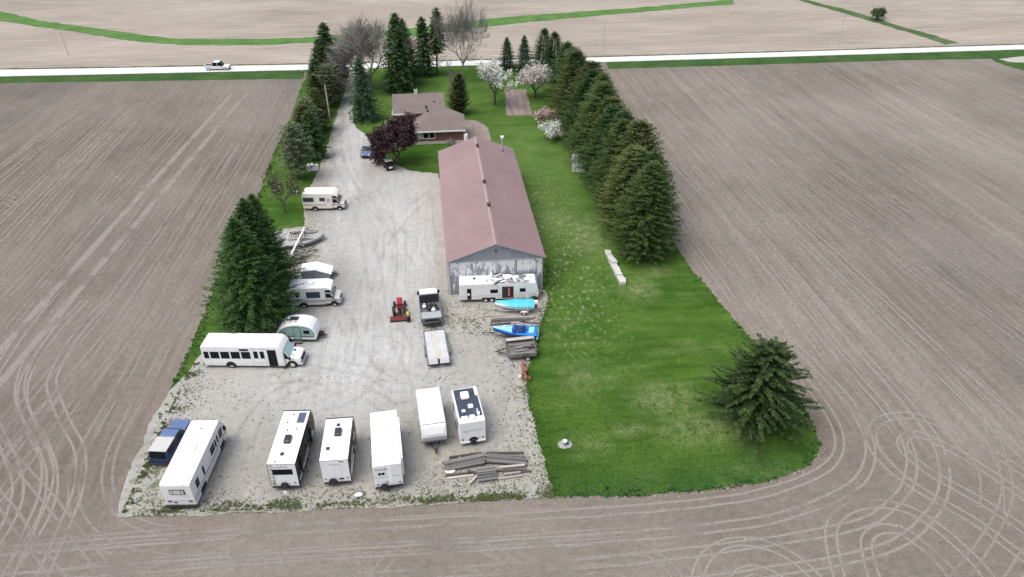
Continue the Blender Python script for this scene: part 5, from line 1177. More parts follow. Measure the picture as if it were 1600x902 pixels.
# ---- two camper vans
def camper_van(name, label, loc, deg, body, Lb, W, H, stripes, wins, hood=1.05, over=.85):
    t = thing(name, label, 'camper van', loc, deg, 'camper vans on the left of the yard')
    x0 = -Lb/2
    x1 = x0+Lb-hood                       # front of the box above the bonnet
    prof = [(x0, .55), (x0+.5, .42), (x1-.55, .42), (x1-.55, 2.02), (x1-.05, 2.02), (x1+.28, 2.22), (x1+.22, 2.52), (x1-.30, H), (x0+.2, H), (x0, H-.2)]
    m = MB(); m.prism(prof, -W/2, W/2, 0, 1); m.build('body', [M[body], M['roofwhite']], t, .10)
    m = MB(); m.prism([(x1-.6, .45), (x1+hood-.08, .45), (x1+hood, .75), (x1+hood-.06, 1.10), (x1+.42, 1.28), (x1-.05, 2.03), (x1-.6, 2.03)], -.96, .96); m.build('cab', M[body], t, .07)
    m = MB(); m.add([(x1+.42, -.86, 1.30), (x1+.42, .86, 1.30), (x1-.02, .82, 2.0), (x1-.02, -.82, 2.0)], [(0, 1, 2, 3)]); m.v = [(x+.03, y, z+.015) for x, y, z in m.v]; m.build('windscreen', M['palescreen'], t)
    for s in (-1, 1):
        m = MB(); m.add([(x1-.52, s*.972, 1.30), (x1+.28, s*.972, 1.30), (x1-.04, s*.972, 1.88), (x1-.52, s*.972, 1.88)], [(0, 1, 2, 3) if s < 0 else (3, 2, 1, 0)]); m.build('cab_window', M['glass'], t)
        m = MB(); m.box(x1+.28, x1+.38, s*1.1-.1, s*1.1+.1, 1.25, 1.55); m.build('mirror', M['trim'], t)
        wheel(t, x1+.36, s*.86, .36, .22, s); wheel(t, x0+1.75, s*(W/2-.12), .36, .26, s)
        m = MB(); m.add([(x0+1.75+.5*math.cos(a), s*(W/2+.006), .40+.44*math.sin(a)) for a in [PI*i/10 for i in range(11)]], [tuple(range(11)) if s < 0 else tuple(range(10, -1, -1))]); m.build('wheel_arch', M['trim'], t)
        m = MB(); m.add([(x1+.36+.48*math.cos(a), s*.968, .40+.44*math.sin(a)) for a in [PI*i/10 for i in range(11)]], [tuple(range(11)) if s < 0 else tuple(range(10, -1, -1))]); m.build('wheel_arch', M['trim'], t)
        m = MB(); m.box(x1+hood-.03, x1+hood+.03, s*.72-.12, s*.72+.12, .8, 1.0); m.build('headlight', M['lamp'], t)
        for z0, z1, mt in stripes: plate(t, 'stripe', x0+.05, x1-.55, s*W/2, s, z0, z1, mt, .012); plate(t, 'stripe', x1-.5, x1+hood-.15, s*.965, s, z0, z1, mt, .012)
    for a, b, c, d, s in wins: side_window(t, a, b, c, d, s*W/2, s, pane='bluepane')
    for s in (-1, 1): side_window(t, x1-.50, x1+.12, 2.14, 2.46, s*W/2, s, name='bunk_window')
    m = MB(); m.box(x1+hood-.02, x1+hood+.12, -.95, .95, .45, .62); m.build('bumper', M['silver'], t, .03)
    end_panel(t, 'grille', x1+hood-.04, 1, -.55, .55, .75, 1.02, 'trim', .05)
    end_panel(t, 'rear_window', x0, -1, -.5, .5, 1.5, 2.1, 'glass', .02)
    m = MB(); m.box(x0-.14, x0+.05, -W/2+.1, W/2-.1, .45, .6); m.build('rear_bumper', M['trim'], t, .02)
    roofbox(t, 'roof_vent', x0+1.3, 0, H, .5, .5, .1, 'roofwhite'); roofbox(t, 'air_conditioner', x0+2.7, 0, H, .8, .7, .22, 'roofwhite', .1)
    underframe(t, x0+.2, x1+hood-.3, W-.5, .28, .48); return t
t = camper_van('camper_van', 'white camper van with grey stripes nosed out from beside the big spruces', (-15.05, 75.35), -2.5, 'oldwhite', 6.0, 2.2, 2.80,
   [(1.0, 1.14, 'greyskirt'), (.84, .91, 'steel')], [(-.78, .82, 1.45, 2.25, -1), (-2.05, -1.6, 1.6, 2.2, -1), (-1.6, -.4, 1.5, 2.2, 1)])
for x in (-2.2, -1.95): plate(t, 'access_hatch', x, x+.14, -1.1, -1, 1.22, 1.36, 'trim')
t = camper_van('camper_van', 'beige striped camper van parked furthest up the yard on the left', (-16.5, 101.1), -5.5, 'cream', 6.0, 2.25, 2.85,
   [(.98, 1.05, 'rust'), (1.10, 1.13, 'greyskirt')], [(-2.85, -1.3, 1.55, 2.2, -1), (-.45, .35, 1.65, 2.2, -1), (-1.6, -.4, 1.5, 2.2, 1)])
o = plate(t, 'door', .52, 1.15, -1.125, -1, .6, 2.25, 'oldwhite', .025); plate(o, 'door_pane', .62, 1.05, -1.15, -1, 1.45, 2.1, 'galv', .012)
t = thing('covered_trailer', 'low white peaked trailer with a grey side behind the white camper van', 'trailer', (-15.55, 81.3), -3)
gp_ = [(-1.75, .4), (1.75, .4), (1.85, .95), (-.0, 1.62), (-1.78, 1.38)]
m = MB(); m.prism(gp_, -.95, .95); m.build('body', M['galv'], t, .03)
m = MB(); m.prism([(-1.88, 1.38), (-.02, 1.63), (1.95, .93), (1.98, 1.0), (-.02, 1.71), (-1.88, 1.46)], -1.05, 1.05); m.build('lid', M['roofwhite'], t, .02)
for s in (-1, 1): wheel(t, -.2, s*.98, .28, .18, s)
underframe(t, -1.6, 1.6, 1.4, .28, .42); hitch(t, 1.6, 2.6, .4, .4)

# ---- derelict trailer in front of the shed
t = thing('derelict_trailer', 'derelict long white trailer with a torn roof in front of the shed', 'travel trailer', (6.75, 74.05), -3.1)
W, H = 2.05, 2.62
m = MB(); m.prism([(-4.75, .48), (4.55, .48), (4.78, 1.0), (4.60, 2.1), (4.35, H), (-4.70, H)], -W/2, W/2); m.build('body', M['oldwhite'], t, .05)
def torn_material():
    n = NT('torn_roof_sheet'); P = n.P
    f = n.rng(n.math('ADD', n.noise(P, 1.2, 6, .7, .8), n.rng(n.math('ABSOLUTE', n.math('SUBTRACT', n.sep(P)[0], 1.4)), 0, 4.5, .13, -.20)), .50, .54)
    return n.done(n.mix(f, (.70, .70, .68), n.mix(n.rng(n.noise(P, 3, 5), .35, .65), (.06, .065, .08), (.30, .31, .33))), .8, 0, .3)
m = MB(); rnd = random.Random(8)
for i in range(24):
    for j in range(5):
        a, b = -4.68+9.0*i/24, -4.68+9.0*(i+1)/24; c, d = -W/2+.02+(W-.04)*j/5, -W/2+.02+(W-.04)*(j+1)/5
        q = [H+.012+max(0, .09*mnoise.noise(Vector((x*1.7, y*2, 4)))) for x, y in ((a, c), (b, c), (b, d), (a, d))]
        m.add([(a, c, q[0]), (b, c, q[1]), (b, d, q[2]), (a, d, q[3])], [(0, 1, 2, 3)])
m.build('roof', torn_material(), t)
for x, y, lx, ly, h, mt in ((1.0, .35, 1.0, .62, .25, 'roofwhite'), (2.1, .28, .6, .5, .16, 'roofwhite'), (.1, -.1, .6, .4, .1, 'oldwhite'), (3.55, .1, .35, 1.3, .1, 'roofwhite'), (-2.9, .25, .3, .3, .08, 'trim'), (.3, -.62, .9, .25, .1, 'oldwhite')): roofbox(t, 'roof_scrap', x, y, H+.02, lx, ly, h, mt, .04)
for k in range(9):
    x, y = rnd.uniform(-1.2, 3.6), rnd.uniform(-.8, .8); m = MB(); Mx = Matrix.Translation((x, y, H+.1+.01*k)) @ Matrix.Rotation(rnd.random()*3, 4, 'Z') @ Matrix.Rotation(rnd.uniform(-.15, .15), 4, 'Y')
    m.box(-rnd.uniform(.3, .8), .5, -.09, .09, -.015, .015, 0, Mx); m.build('loose_strip', M['roofwhite' if k % 3 else 'trim'], t)
y = -W/2
o = plate(t, 'doorway', -3.8, -3.3, y, -1, .55, 2.05, 'trim', .012); plate(o, 'door_pane', -3.72, -3.38, y-.012, -1, 1.45, 1.98, 'glass', .012); m = MB(); m.ball((-3.62, y-.05, 1.28), .14, 10, 6); m.build('cushion', M['roofwhite'], o); plate(t, 'seam', -4.7, -3.9, y, -1, 1.0, 1.03, 'greyprint')
side_window(t, -1.05, -.15, 1.35, 1.85, y); side_window(t, 2.45, 3.15, 1.42, 1.92, y)
o = plate(t, 'doorway', .35, 1.72, y, -1, .62, 2.22, 'trim', .012); plate(o, 'sliding_glass', .42, .98, y-.012, -1, .68, 2.16, 'smoke', .016); plate(o, 'inner_curtain', 1.02, 1.42, y-.012, -1, .68, 2.14, 'maroon', .012); plate(o, 'inner_curtain', 1.14, 1.2, y-.024, -1, .9, 2.0, 'cream', .012)
plate(t, 'stripe', -3.2, .3, y, -1, .98, 1.02, 'greyprint'); plate(t, 'stripe', 1.8, 4.5, y, -1, 1.04, 1.08, 'greyprint')
for x in (-1.62, -.88):
    for s in (-1, 1): wheel(t, x, s*(W/2-.06), .34, .2, s)
plate(t, 'wheel_arch', -2.05, -.45, y, -1, .48, .74, 'trim')
underframe(t, -4.6, 4.4, W-.4, .36, .5); hitch(t, 4.4, 5.5, .6, .45)
m = MB(); m.torus((4.15, -W/2-.25, .46), (0, 1, .15), .33, .14, 20, 8); m.tube((4.15, -W/2-.20, .46), (4.15, -W/2-.30, .45), .2, .2, 12); m.build('spare_wheel', M['rubber'], t)
# ---- flatbed truck, deck trailer
t = thing('flatbed_truck', 'grey and white work truck seen from behind with an open load bed', 'truck', (-1.55, 71.6), 93.5)
W = 2.3
underframe(t, -2.9, 3.3, .9, .5, .75)
m = MB(); m.prism([(.95, .6), (3.55, .6), (3.6, 1.25), (2.25, 1.45), (1.75, 2.15), (1.0, 2.18)], -.98, .98); m.build('cab', M['oldwhite'], t, .08)
m = MB(); m.prism([(1.12, 2.16), (1.78, 2.13), (1.70, 2.26), (1.14, 2.28)], -1.0, 1.0); m.build('cab_roof', M['roofwhite'], t, .03)
end_panel(t, 'rear_glass', .96, -1, -.8, .8, 1.55, 2.08, 'glass', .03)
m = MB(); m.add([(2.27, -.85, 1.47), (2.27, .85, 1.47), (1.79, .8, 2.1), (1.79, -.8, 2.1)], [(0, 1, 2, 3)]); m.v = [(x+.03, y, z+.02) for x, y, z in m.v]; m.build('windscreen', M['glass'], t)
for s in (-1, 1):
    m = MB(); m.box(1.9, 2.05, s*1.2-.13, s*1.2+.13, 1.5, 1.9); m.build('mirror', M['trim'], t)
    wheel(t, 2.65, s*.9, .4, .25, s, 'steel'); wheel(t, -1.7, s*.98, .4, .42, s, 'steel')
m = MB(); m.box(-2.9, .85, -W/2, W/2, .92, 1.05); m.build('load_bed', M['steel'], t)
m = MB(); m.box(.72, .86, -W/2, W/2, 1.05, 2.12); m.build('headboard', M['smoke'], t)
for s in (-1, 1):
    m = MB(); m.box(-2.9, .72, s*W/2-.04, s*W/2+.04, 1.05, 1.42); m.build('side_board', M['steel'], t)
o = None
m = MB(); m.box(-3.0, -2.9, -W/2, W/2, .72, 1.38); m.build('tailgate', M['steel'], t)
m = MB(); m.box(-3.0, -1.75, -W/2+.05, W/2-.05, 1.36, 1.44); m.build('tail_shelf', M['galv'], t)
m = MB(); m.box(-3.03, -2.99, -.8, .8, 1.0, 1.25); m.build('tailgate_rib', M['trim'], t)
m = MB(); m.box(-3.1, -2.9, -1.05, 1.05, .42, .60); m.build('bumper', M['chassis'], t)
for y in (-1.0, .78): end_panel(t, 'tail_lamp', -3.0, -1, y, y+.2, .78, .9, 'tail', .04)
for nm, lb, x, y, sc, mt in (('rubble_sack', 'white sack in the truck bed nearer the left side', -.35, .65, .27, 'roofwhite'), ('rubble_sack', 'white sack in the truck bed nearer the tailgate', -1.2, -.35, .27, 'roofwhite')):
    q = t.matrix_basis @ Vector((x, y, 1.05)); o = thing(nm, lb, 'sack', (q.x, q.y), 20, 'sacks in the truck bed', z=1.05); m = MB(); m.ball((0, 0, .25), sc, 10, 6, 0, (1, .9, .8)); m.build('sack_body', M[mt], o)
    m = MB(); m.tube((.0, 0, .48), (.02, 0, .62), .05, .09, 8); m.build('sack_neck', M[mt], o)
for k, (lb, x, y, a) in enumerate((('black scrap bar slanting across the truck bed', -.8, .1, .6), ('black scrap bar lying lengthwise in the truck bed', -.3, -.5, 1.5), ('short black scrap bar beside the left sack', -.1, .4, 2.3))):
    q = t.matrix_basis @ Vector((x, y, 1.06)); o = thing('scrap_bar', lb, 'scrap metal', (q.x, q.y), 40, 'scrap in the truck bed', z=1.06); m = MB(); Mx = Matrix.Rotation(a, 4, 'Z'); m.box(-.75, .75, -.1, .1, 0, .22, 0, Mx); m.box(-.2, .25, -.25, .25, .05, .36, 0, Mx); m.build('bar', M['chassis'], o, .02)
t = thing('deck_trailer', 'flat aluminium deck trailer hitched behind the work truck', 'trailer', (-1.0, 64.3), 94.0)
m = MB(); W = 2.3
for x in (-1.15, 1.15): m.box(-2.9, 2.85, x-.06, x+.06, .55, .80)
m.box(2.78, 2.9, -1.2, 1.2, .55, .84); m.build('frame', M['steel'], t)
for k in range(9):
    y = -1.06+k*.265; m = MB(); m.box(-2.35, 2.76, y-.123, y+.123, .70, .755+.006*(k % 2)); m.build('deck_plank', M['aludirty'] if k in (3, 4, 5) else M['alu'], t)
for s in (-1, 1):
    m = MB(); Mx = Matrix.Translation((-2.66, s*.62, .66)) @ Matrix.Rotation(-.22, 4, 'Y'); m.box(-.36, .32, -.5, .5, -.03, .04, 0, Mx); m.build('ramp', M['galv'], t)
    for x in (-.85, -.05): wheel(t, x, s*1.24, .32, .2, s, 'steel')
    m = MB(); m.box(-1.3, .4, s*1.24-.13, s*1.24+.13, .66, .70); m.build('mudguard', M['steel'], t)
m = MB(); m.box(-3.05, -2.9, -1.2, 1.2, .42, .60); m.build('rear_beam', M['chassis'], t)
for y in (-1.0, .8): end_panel(t, 'tail_lamp', -3.05, -1, y, y+.2, .46, .56, 'tail', .03)
hitch(t, 2.85, 4.0, .6, .52)

# ---- red compact tractor and the man beside it
t = thing('tractor', 'small red tractor with a wide dark red rear implement', 'tractor', (-5.1, 72.2), 91)
m = MB(); m.box(.1, 1.65, -.30, .30, .62, 1.12); m.build('bonnet', M['red'], t, .10)
m = MB(); m.box(-.9, 1.7, -.16, .16, .35, .62); m.build('frame', M['chassis'], t, .03)
m = MB(); m.box(1.62, 1.78, -.34, .34, .4, .95); m.build('grille', M['maroon'], t, .03)
for s in (-1, 1):
    wheel(t, -.55, s*.62, .52, .34, s, 'red'); wheel(t, 1.3, s*.62, .36, .30, s, 'red')
    m = MB(); m.prism([(-1.05, .75), (-.05, .75), (-.1, 1.05), (-.35, 1.17), (-.8, 1.15)], s*.62-.20, s*.62+.20); m.build('mudguard', M['chassis'], t, .04)
m = MB(); m.prism([(-.72, .8), (-.2, .8), (-.22, .92), (-.6, .95), (-.72, 1.35), (-.82, 1.33)], -.24, .24); m.build('seat', M['red'], t, .04)
m = MB(); m.torus((.12, 0, 1.22), (-.5, 0, 1), .19, .022, 16, 6); m.tube((.12, 0, 1.22), (.35, 0, .9), .025, .025, 6); m.build('steering_wheel', M['trim'], t)
m = MB(); m.path([(-.85, -.45, .7), (-.9, -.45, 1.75), (-.9, .45, 1.75), (-.85, .45, .7)], .035, 8); m.build('roll_bar', M['trim'], t)
m = MB(); m.prism([(-1.95, .08), (-1.25, .08), (-1.2, .35), (-1.45, .50), (-1.85, .46), (-2.0, .28)], -1.08, 1.08); m.build('implement_hood', pmat('worn_maroon_hood', (.13, .012, .016), .55, 0, .25, 3, ((.05, .02, .02), .5, .8, 3)), t, .04)
m = MB(); m.box(-2.02, -1.9, -1.1, 1.1, .06, .28); m.build('rear_flap', M['chassis'], t)
m = MB(); m.tube((-1.2, -.3, .5), (-.7, -.2, .5), .05, .05, 6); m.tube((-1.2, .3, .5), (-.7, .2, .5), .05, .05, 6); m.tube((-1.4, 0, .75), (-.7, 0, .85), .05, .05, 6); m.build('linkage', M['chassis'], t)

def skinned(name, joints, edges, mat, parent, levels=2, root=0):
    me = bpy.data.meshes.new(name); me.from_pydata([j[0] for j in joints], edges, []); me.materials.append(mat)
    o = link(name, me, parent)
    sk_ = o.modifiers.new('skin', 'SKIN'); sk_.use_smooth_shade = True
    for i, j in enumerate(joints):
        r = j[1]; me.skin_vertices[0].data[i].radius = (r, r) if not isinstance(r, tuple) else r
        me.skin_vertices[0].data[i].use_root = (i == root)
    su = o.modifiers.new('smooth', 'SUBSURF'); su.levels = levels; su.render_levels = levels
    return o
t = thing('person', 'person in a yellow hi vis vest and dark trousers standing beside the red tractor', 'person', (-4.02, 70.05), 140)
# x = facing, leaning a little towards the tractor, one arm reaching out
body = [((0, 0, .95), .135), ((.02, 0, 1.15), .13), ((.05, 0, 1.33), .15), ((.07, 0, 1.47), .085), ((.09, 0, 1.55), .055), ((.11, 0, 1.67), .098), ((.12, 0, 1.76), .075),
        ((.06, .19, 1.42), .06), ((.14, .26, 1.17), .045), ((.34, .22, 1.05), .034), ((.06, -.19, 1.42), .06), ((.02, -.27, 1.15), .045), ((.12, -.26, .92), .034),
        ((.0, .10, .90), .10), ((.05, .12, .49), .068), ((-.02, .13, .09), .046), ((.13, .15, .04), .042), ((.0, -.10, .90), .10), ((.0, -.13, .49), .068), ((-.06, -.14, .09), .046), ((.09, -.16, .04), .042),
        ((.40, .21, 1.02), .036), ((.15, -.26, .85), .036)]
ed = [(0, 1), (1, 2), (2, 3), (3, 4), (4, 5), (5, 6), (2, 7), (7, 8), (8, 9), (2, 10), (10, 11), (11, 12), (0, 13), (13, 14), (14, 15), (15, 16), (0, 17), (17, 18), (18, 19), (19, 20), (9, 21), (12, 22)]
skinned('body', body, ed, M['skin'], t)
skinned('trousers', [((0, 0, .98), .15), ((0, .10, .88), .118), ((.05, .12, .49), .085), ((-.02, .13, .10), .066), ((0, -.10, .88), .118), ((0, -.13, .49), .085), ((-.06, -.14, .10), .066)], [(0, 1), (1, 2), (2, 3), (0, 4), (4, 5), (5, 6)], M['darkcloth'], t)
skinned('vest', [((.01, 0, .95), .165), ((.03, 0, 1.15), .165), ((.05, 0, 1.33), .18), ((.07, 0, 1.46), .10), ((.06, .18, 1.41), .085), ((.10, .23, 1.28), .07), ((.06, -.18, 1.41), .085), ((.04, -.24, 1.28), .07)], [(0, 1), (1, 2), (2, 3), (2, 4), (4, 5), (2, 6), (6, 7)], M['hivis'], t)
m = MB(); m.ball((.085, 0, 1.74), .108, 12, 8, 0, (1.02, .95, .8)); m.build('hair', M['hair'], t)
m = MB(); m.ball((.212, 0, 1.66), .018, 6, 4, 0, (1.3, 1, 1.2)); m.build('nose', M['skin'], t)
m = MB()
for s in (-1, 1): m.ball((.20, s*.035, 1.695), .012, 6, 4)
m.box(.198, .208, -.028, .028, 1.605, 1.613); m.build('face_features', M['hair'], t)
m = MB()
for s in (-1, 1): m.ball((.105, s*.098, 1.67), .026, 6, 4, 0, (.8, .4, 1.3))
m.build('ear', M['skin'], t)
def hand(base, d, s, p):
    b = Vector(base); d = Vector(d).normalized(); side = d.cross(Vector((0, 0, 1))).normalized(); dn = side.cross(d)
    J = [(tuple(b), .024), (tuple(b+d*.07), .026)]; E_ = [(0, 1)]
    for k in range(4):
        o_ = side*(.026*(k-1.5)); L_ = (.062, .075, .07, .055)[k]; i = len(J)
        J += [(tuple(b+d*.08+o_), .0095), (tuple(b+d*(.08+L_*.5)+o_+dn*-.01), .009), (tuple(b+d*(.08+L_)+o_+dn*-.03), .008)]; E_ += [(1, i), (i, i+1), (i+1, i+2)]
    i = len(J); J += [(tuple(b+d*.03+side*s*.035), .011), (tuple(b+d*.065+side*s*.06+dn*-.01), .009)]; E_ += [(0, i), (i, i+1)]
    skinned('hand', J, E_, M['skin'], p, 1)
hand((.40, .21, 1.02), (.9, -.1, -.35), -1, t); hand((.15, -.26, .85), (.35, 0, -.95), 1, t)
for s, x in ((1, .0), (-1, -.04)):
    m = MB(); m.box(x-.09, x+.21, s*.14-.055, s*.14+.055, 0, .12); m.build('boot', M['trim'], t, .03)
m = MB(); m.tube((.02, 0, 1.08), (.03, 0, 1.12), .185, .185, 14); m.build('reflective_band', M['silver'], t)

# ---- boats
def hull(t, L, W, D, mat, deckmat, z0, n=14, bow=1.6, deckh=.05, full=True):
    """hull lofted from stern (-x) to bow (+x)"""
    st = []
    for i in range(n+1):
        f = i/n; x = -L/2+L*f; wv = W/2*(1-max(0, (f-.35)/.65)**bow)*(1-.08*(1-f)); wv = max(wv, .02); zt = z0+D*(1+.22*f*f); zb = z0+D*.55*max(0, (f-.6)/.4)**2
        st.append((x, wv, zt, zb))
    m = MB(); vs = []
    for x, wv, zt, zb in st: vs += [(x, -wv, zt), (x, -wv*.86, zb+(zt-zb)*.35), (x, 0, zb), (x, wv*.86, zb+(zt-zb)*.35), (x, wv, zt)]
    fs = []
    for i in range(n):
        for j in range(4): fs.append((i*5+j, (i+1)*5+j, (i+1)*5+j+1, i*5+j+1))
    fs.append((0, 1, 2, 3, 4)); m.add(vs, fs, 0, True); o = m.build('hull', mat, t); so = o.modifiers.new('t', 'SOLIDIFY'); so.thickness = .03
    d = MB(); vs = []; 
    for x, wv, zt, zb in st: vs += [(x, -wv*1.02, zt+.01), (x, -wv*.5, zt+deckh), (x, 0, zt+deckh*1.3), (x, wv*.5, zt+deckh), (x, wv*1.02, zt+.01)]
    fs = [(i*5+j, i*5+j+1, (i+1)*5+j+1, (i+1)*5+j)[::-1] for i in range(n) for j in range(4)]
    d.add(vs, fs, 0, True); return st, d
def boat_trailer(t, L, W, x_axle, z, mat='galv'):
    m = MB()
    for s in (-1, 1): m.tube((-L*.45, s*W*.32, z), (L*.25, s*W*.30, z), .05, .05, 6); m.tube((L*.25, s*W*.30, z), (L*.62, 0, z), .05, .05, 6)
    for x in (-L*.42, -L*.1, L*.2): m.tube((x, -W*.33, z), (x, W*.33, z), .04, .04, 6)
    m.tube((L*.6, 0, z), (L*.82, 0, z), .05, .04, 6); m.tube((L*.62, 0, z), (L*.6, 0, z+.6), .04, .04, 6); m.tube((L*.76, 0, 0), (L*.76, 0, z+.3), .035, .035, 6)
    m.tube((x_axle, -W*.5, z-.08), (x_axle, W*.5, z-.08), .04, .04, 6); m.build('trailer_frame', M[mat], t)
    for s in (-1, 1):
        wheel(t, x_axle, s*(W*.5+.08), .29, .17, s); mm = MB(); mm.prism([(x_axle-.42, .46), (x_axle+.42, .46), (x_axle+.32, .62), (x_axle-.32, .62)], s*(W*.5+.08)-.1, s*(W*.5+.08)+.1); mm.build('mudguard', M['white'], t)
t = thing('covered_boat', 'boat under an aqua cover on a trailer in front of the derelict trailer', 'boat', (8.3, 70.95), 174)
st, d = hull(t, 4.5, 1.85, .62, M['white'], None, .55, deckh=.20); d.build('boat_cover', M['aqua'], t)
m = MB()
for x, wv, zt, zb in st[:-1]: m.add([(x, -wv*1.03, zt-.16), (x, -wv*1.03, zt+.015), (x, wv*1.03, zt-.16), (x, wv*1.03, zt+.015)], [])
q = len(st)-1
for i in range(q-1): m.f += [(i*4, i*4+1, i*4+5, i*4+4), (i*4+2, i*4+6, i*4+7, i*4+3)]; m.m += [0, 0]; m.s += [True, True]
m.build('cover_skirt', M['aqua'], t)
boat_trailer(t, 4.4, 1.7, -1.1, .48)
m = MB(); m.box(-2.75, -2.3, -.2, .2, 1.05, 1.5); m.build('outboard_cowl', M['roofwhite'], t, .09); m = MB(); m.box(-2.62, -2.42, -.08, .08, .5, 1.06); m.build('outboard_leg', M['trim'], t, .02)
m = MB(); m.path([(-.2, -1.0, .45), (-.2, -.9, 1.25), (-.2, 0, 1.46), (-.2, .9, 1.25), (-.2, 1.0, .45)], .015, 5); m.path([(-1.55, -1.0, .45), (-1.55, -.92, 1.22), (-1.55, 0, 1.42), (-1.55, .92, 1.22), (-1.55, 1.0, .45)], .025, 5); m.build('tie_strap', M['white'], t)
m = MB(); m.tube((-1.55, .9, .5), (-1.55, .9, 1.75), .035, .035, 8); m.tube((-1.55, -.9, .5), (-1.55, -.9, 1.75), .035, .035, 8); m.build('guide_post', M['white'], t)
t = thing('speedboat', 'bright blue speedboat with a pale blue foredeck on a trailer', 'boat', (7.75, 65.75), 167)
st, d = hull(t, 4.9, 1.95, .60, M['deepblue'], None, .50, deckh=.06); d.f = [f for f in d.f]; d.build('deck', M['blue'], t)
m = MB(); n_ = len(st)
vs = []
for x, wv, zt, zb in st[7:]: vs += [(x, -wv*.82, zt+.055), (x, -wv*.4, zt+.10), (x, 0, zt+.13), (x, wv*.4, zt+.10), (x, wv*.82, zt+.055)]
k = len(st[7:]); m.add(vs, [(i*5+j, (i+1)*5+j, (i+1)*5+j+1, i*5+j+1) for i in range(k-1) for j in range(4)], 0, True); m.build('foredeck', M['skyblue'], t)
m = MB(); m.add([(-1.15, -.62, 1.19), (.05, -.72, 1.22), (.05, .72, 1.22), (-1.15, .62, 1.19), (-1.45, 0, 1.2)], [(0, 1, 2, 3, 4)]); m.build('cockpit', M['deepblue'], t)
m = MB(); m.add([(.10, -.8, 1.2), (.32, -.55, 1.2), (.4, 0, 1.22), (.32, .55, 1.2), (.10, .8, 1.2), (-.12, -.76, 1.62), (.05, -.5, 1.66), (.1, 0, 1.68), (.05, .5, 1.66), (-.12, .76, 1.62)], [(i, i+1, i+6, i+5) for i in range(4)]); m.build('windscreen', M['deepblue'], t)
for y in (-.34, .34):
    m = MB(); m.box(-.95, -.45, y-.22, y+.22, 1.17, 1.32); m.box(-1.02, -.92, y-.22, y+.22, 1.2, 1.6); m.build('seat', M['navy'], t, .04)
m = MB(); m.box(-2.15, -1.55, -.55, .55, 1.12, 1.30); m.build('engine_cover', M['skyblue'], t, .07)
m = MB(); m.box(-2.62, -2.4, -.9, .9, .62, .70); m.build('swim_platform', M['skyblue'], t, .02)
m = MB()
for y in (-.3, 0, .3): m.box(1.0, 1.35, y-.05, y+.05, 1.33, 1.37)
m.build('deck_hardware', M['white'], t)
boat_trailer(t, 4.6, 1.75, -.9, .45, 'chassis')

# ---- utility trailer with boards, red implement
t = thing('utility_trailer', 'weathered grey wooden utility trailer beside the blue speedboat', 'trailer', (8.05, 62.9), 181)
m = MB(); m.box(-1.5, 1.5, -1.35, 1.35, .48, .60); m.build('frame', M['chassis'], t)
for k in range(10):
    y = -1.28+k*.284; m = MB(); m.box(-1.5, 1.5, y-.135, y+.135, .60, .65+.008*(k % 3)); m.build('floor_plank', M['greywood'], t)
for k in range(4):
    m = MB(); x = -1.16+k*.77; m.box(x-.36, x+.36, 1.34, 1.42, .55, .98); m.build('side_panel', M['greywood'], t)
m = MB(); m.box(-1.5, 1.5, -1.42, -1.34, .55, 1.0); m.build('side_panel', M['greywood'], t)
m = MB(); m.box(1.5, 1.57, -1.4, 1.4, .5, .95); m.build('headboard', M['greywood'], t); m = MB(); m.box(-1.58, -1.5, -.9, 1.1, .5, 1.1); m.build('tailboard', M['greywood'], t)
for s in (-1, 1): wheel(t, -.55, s*1.5, .33, .2, s)
hitch(t, 1.5, 2.6, .5, .45)
rnd = random.Random(3)
for k, (lb, x, y, z, l, wd, a, mt) in enumerate((('wide pale board lying across the back of the utility trailer', 8.1, 64.15, 1.02, 3.1, .5, 4, 'palewood'), ('grey board lying second from the back on the utility trailer', 8.2, 63.55, .72, 2.9, .36, 3, 'greywood'),
      ('pale grey board in the middle of the utility trailer load', 8.3, 63.0, .78, 1.7, .45, 6, 'greywood'), ('short grey board in front on the utility trailer load', 8.15, 62.45, .74, 1.4, .38, 8, 'greywood'), ('dark board at the right of the utility trailer load', 8.9, 62.8, .84, 1.3, .3, 5, 'darkwood'))):
    o = thing('loose_board', lb, 'board', (x, y), a, 'boards on the utility trailer', z=z); m = MB(); m.box(-l/2, l/2, -wd/2, wd/2, 0, .05); m.build('plank', M[mt], o)
for k, (lb, x, y, l, a, mt) in enumerate((('long pale pole on the ground nearest the covered boat', 8.0, 69.55, 4.6, -4, 'palewood'), ('long grey plank between the two boats, second from the covered boat', 7.9, 69.2, 5.0, -3, 'greywood'), ('dark plank between the two boats with a rusty end', 7.6, 68.85, 4.6, -2, 'darkwood'), ('pale reddish plank on the ground behind the blue speedboat', 8.3, 68.5, 3.6, -1, 'palewood'), ('thin white pole under the bow of the covered boat', 6.0, 70.0, 2.4, -6, 'palewood'), ('grey plank end sticking out right of the blue speedboat', 9.8, 68.3, 2.6, -14, 'greywood'), ('rough dark beam on the ground left of the two boats', 6.4, 68.4, 2.4, 2, 'darkwood'))):
    o = thing('loose_plank', lb, 'plank', (x, y), a, 'planks between the boats', z=.052); m = MB(); m.box(-l/2, l/2, -.11, .11, 0, .12); m.build('plank', M[mt], o)
t = thing('field_implement', 'rusty red narrow farm implement on the grass edge below the utility trailer', 'farm implement', (7.95, 59.4), -86)
m = MB(); m.tube((-1.6, 0, .55), (1.4, .05, .45), .09, .08, 8); m.tube((-1.6, .3, .35), (.2, .05, .5), .06, .06, 6); m.build('beam', M['rust'], t)
for x, s in ((-.6, 1), (.1, -1), (.8, 1)):
    m = MB(); m.tube((x, s*.05, .5), (x+.2, s*.28, .1), .06, .05, 6); m.box(x+.05, x+.5, s*.25-.05, s*.25+.05, .03, .22); m.build('share', M['rust'], t)
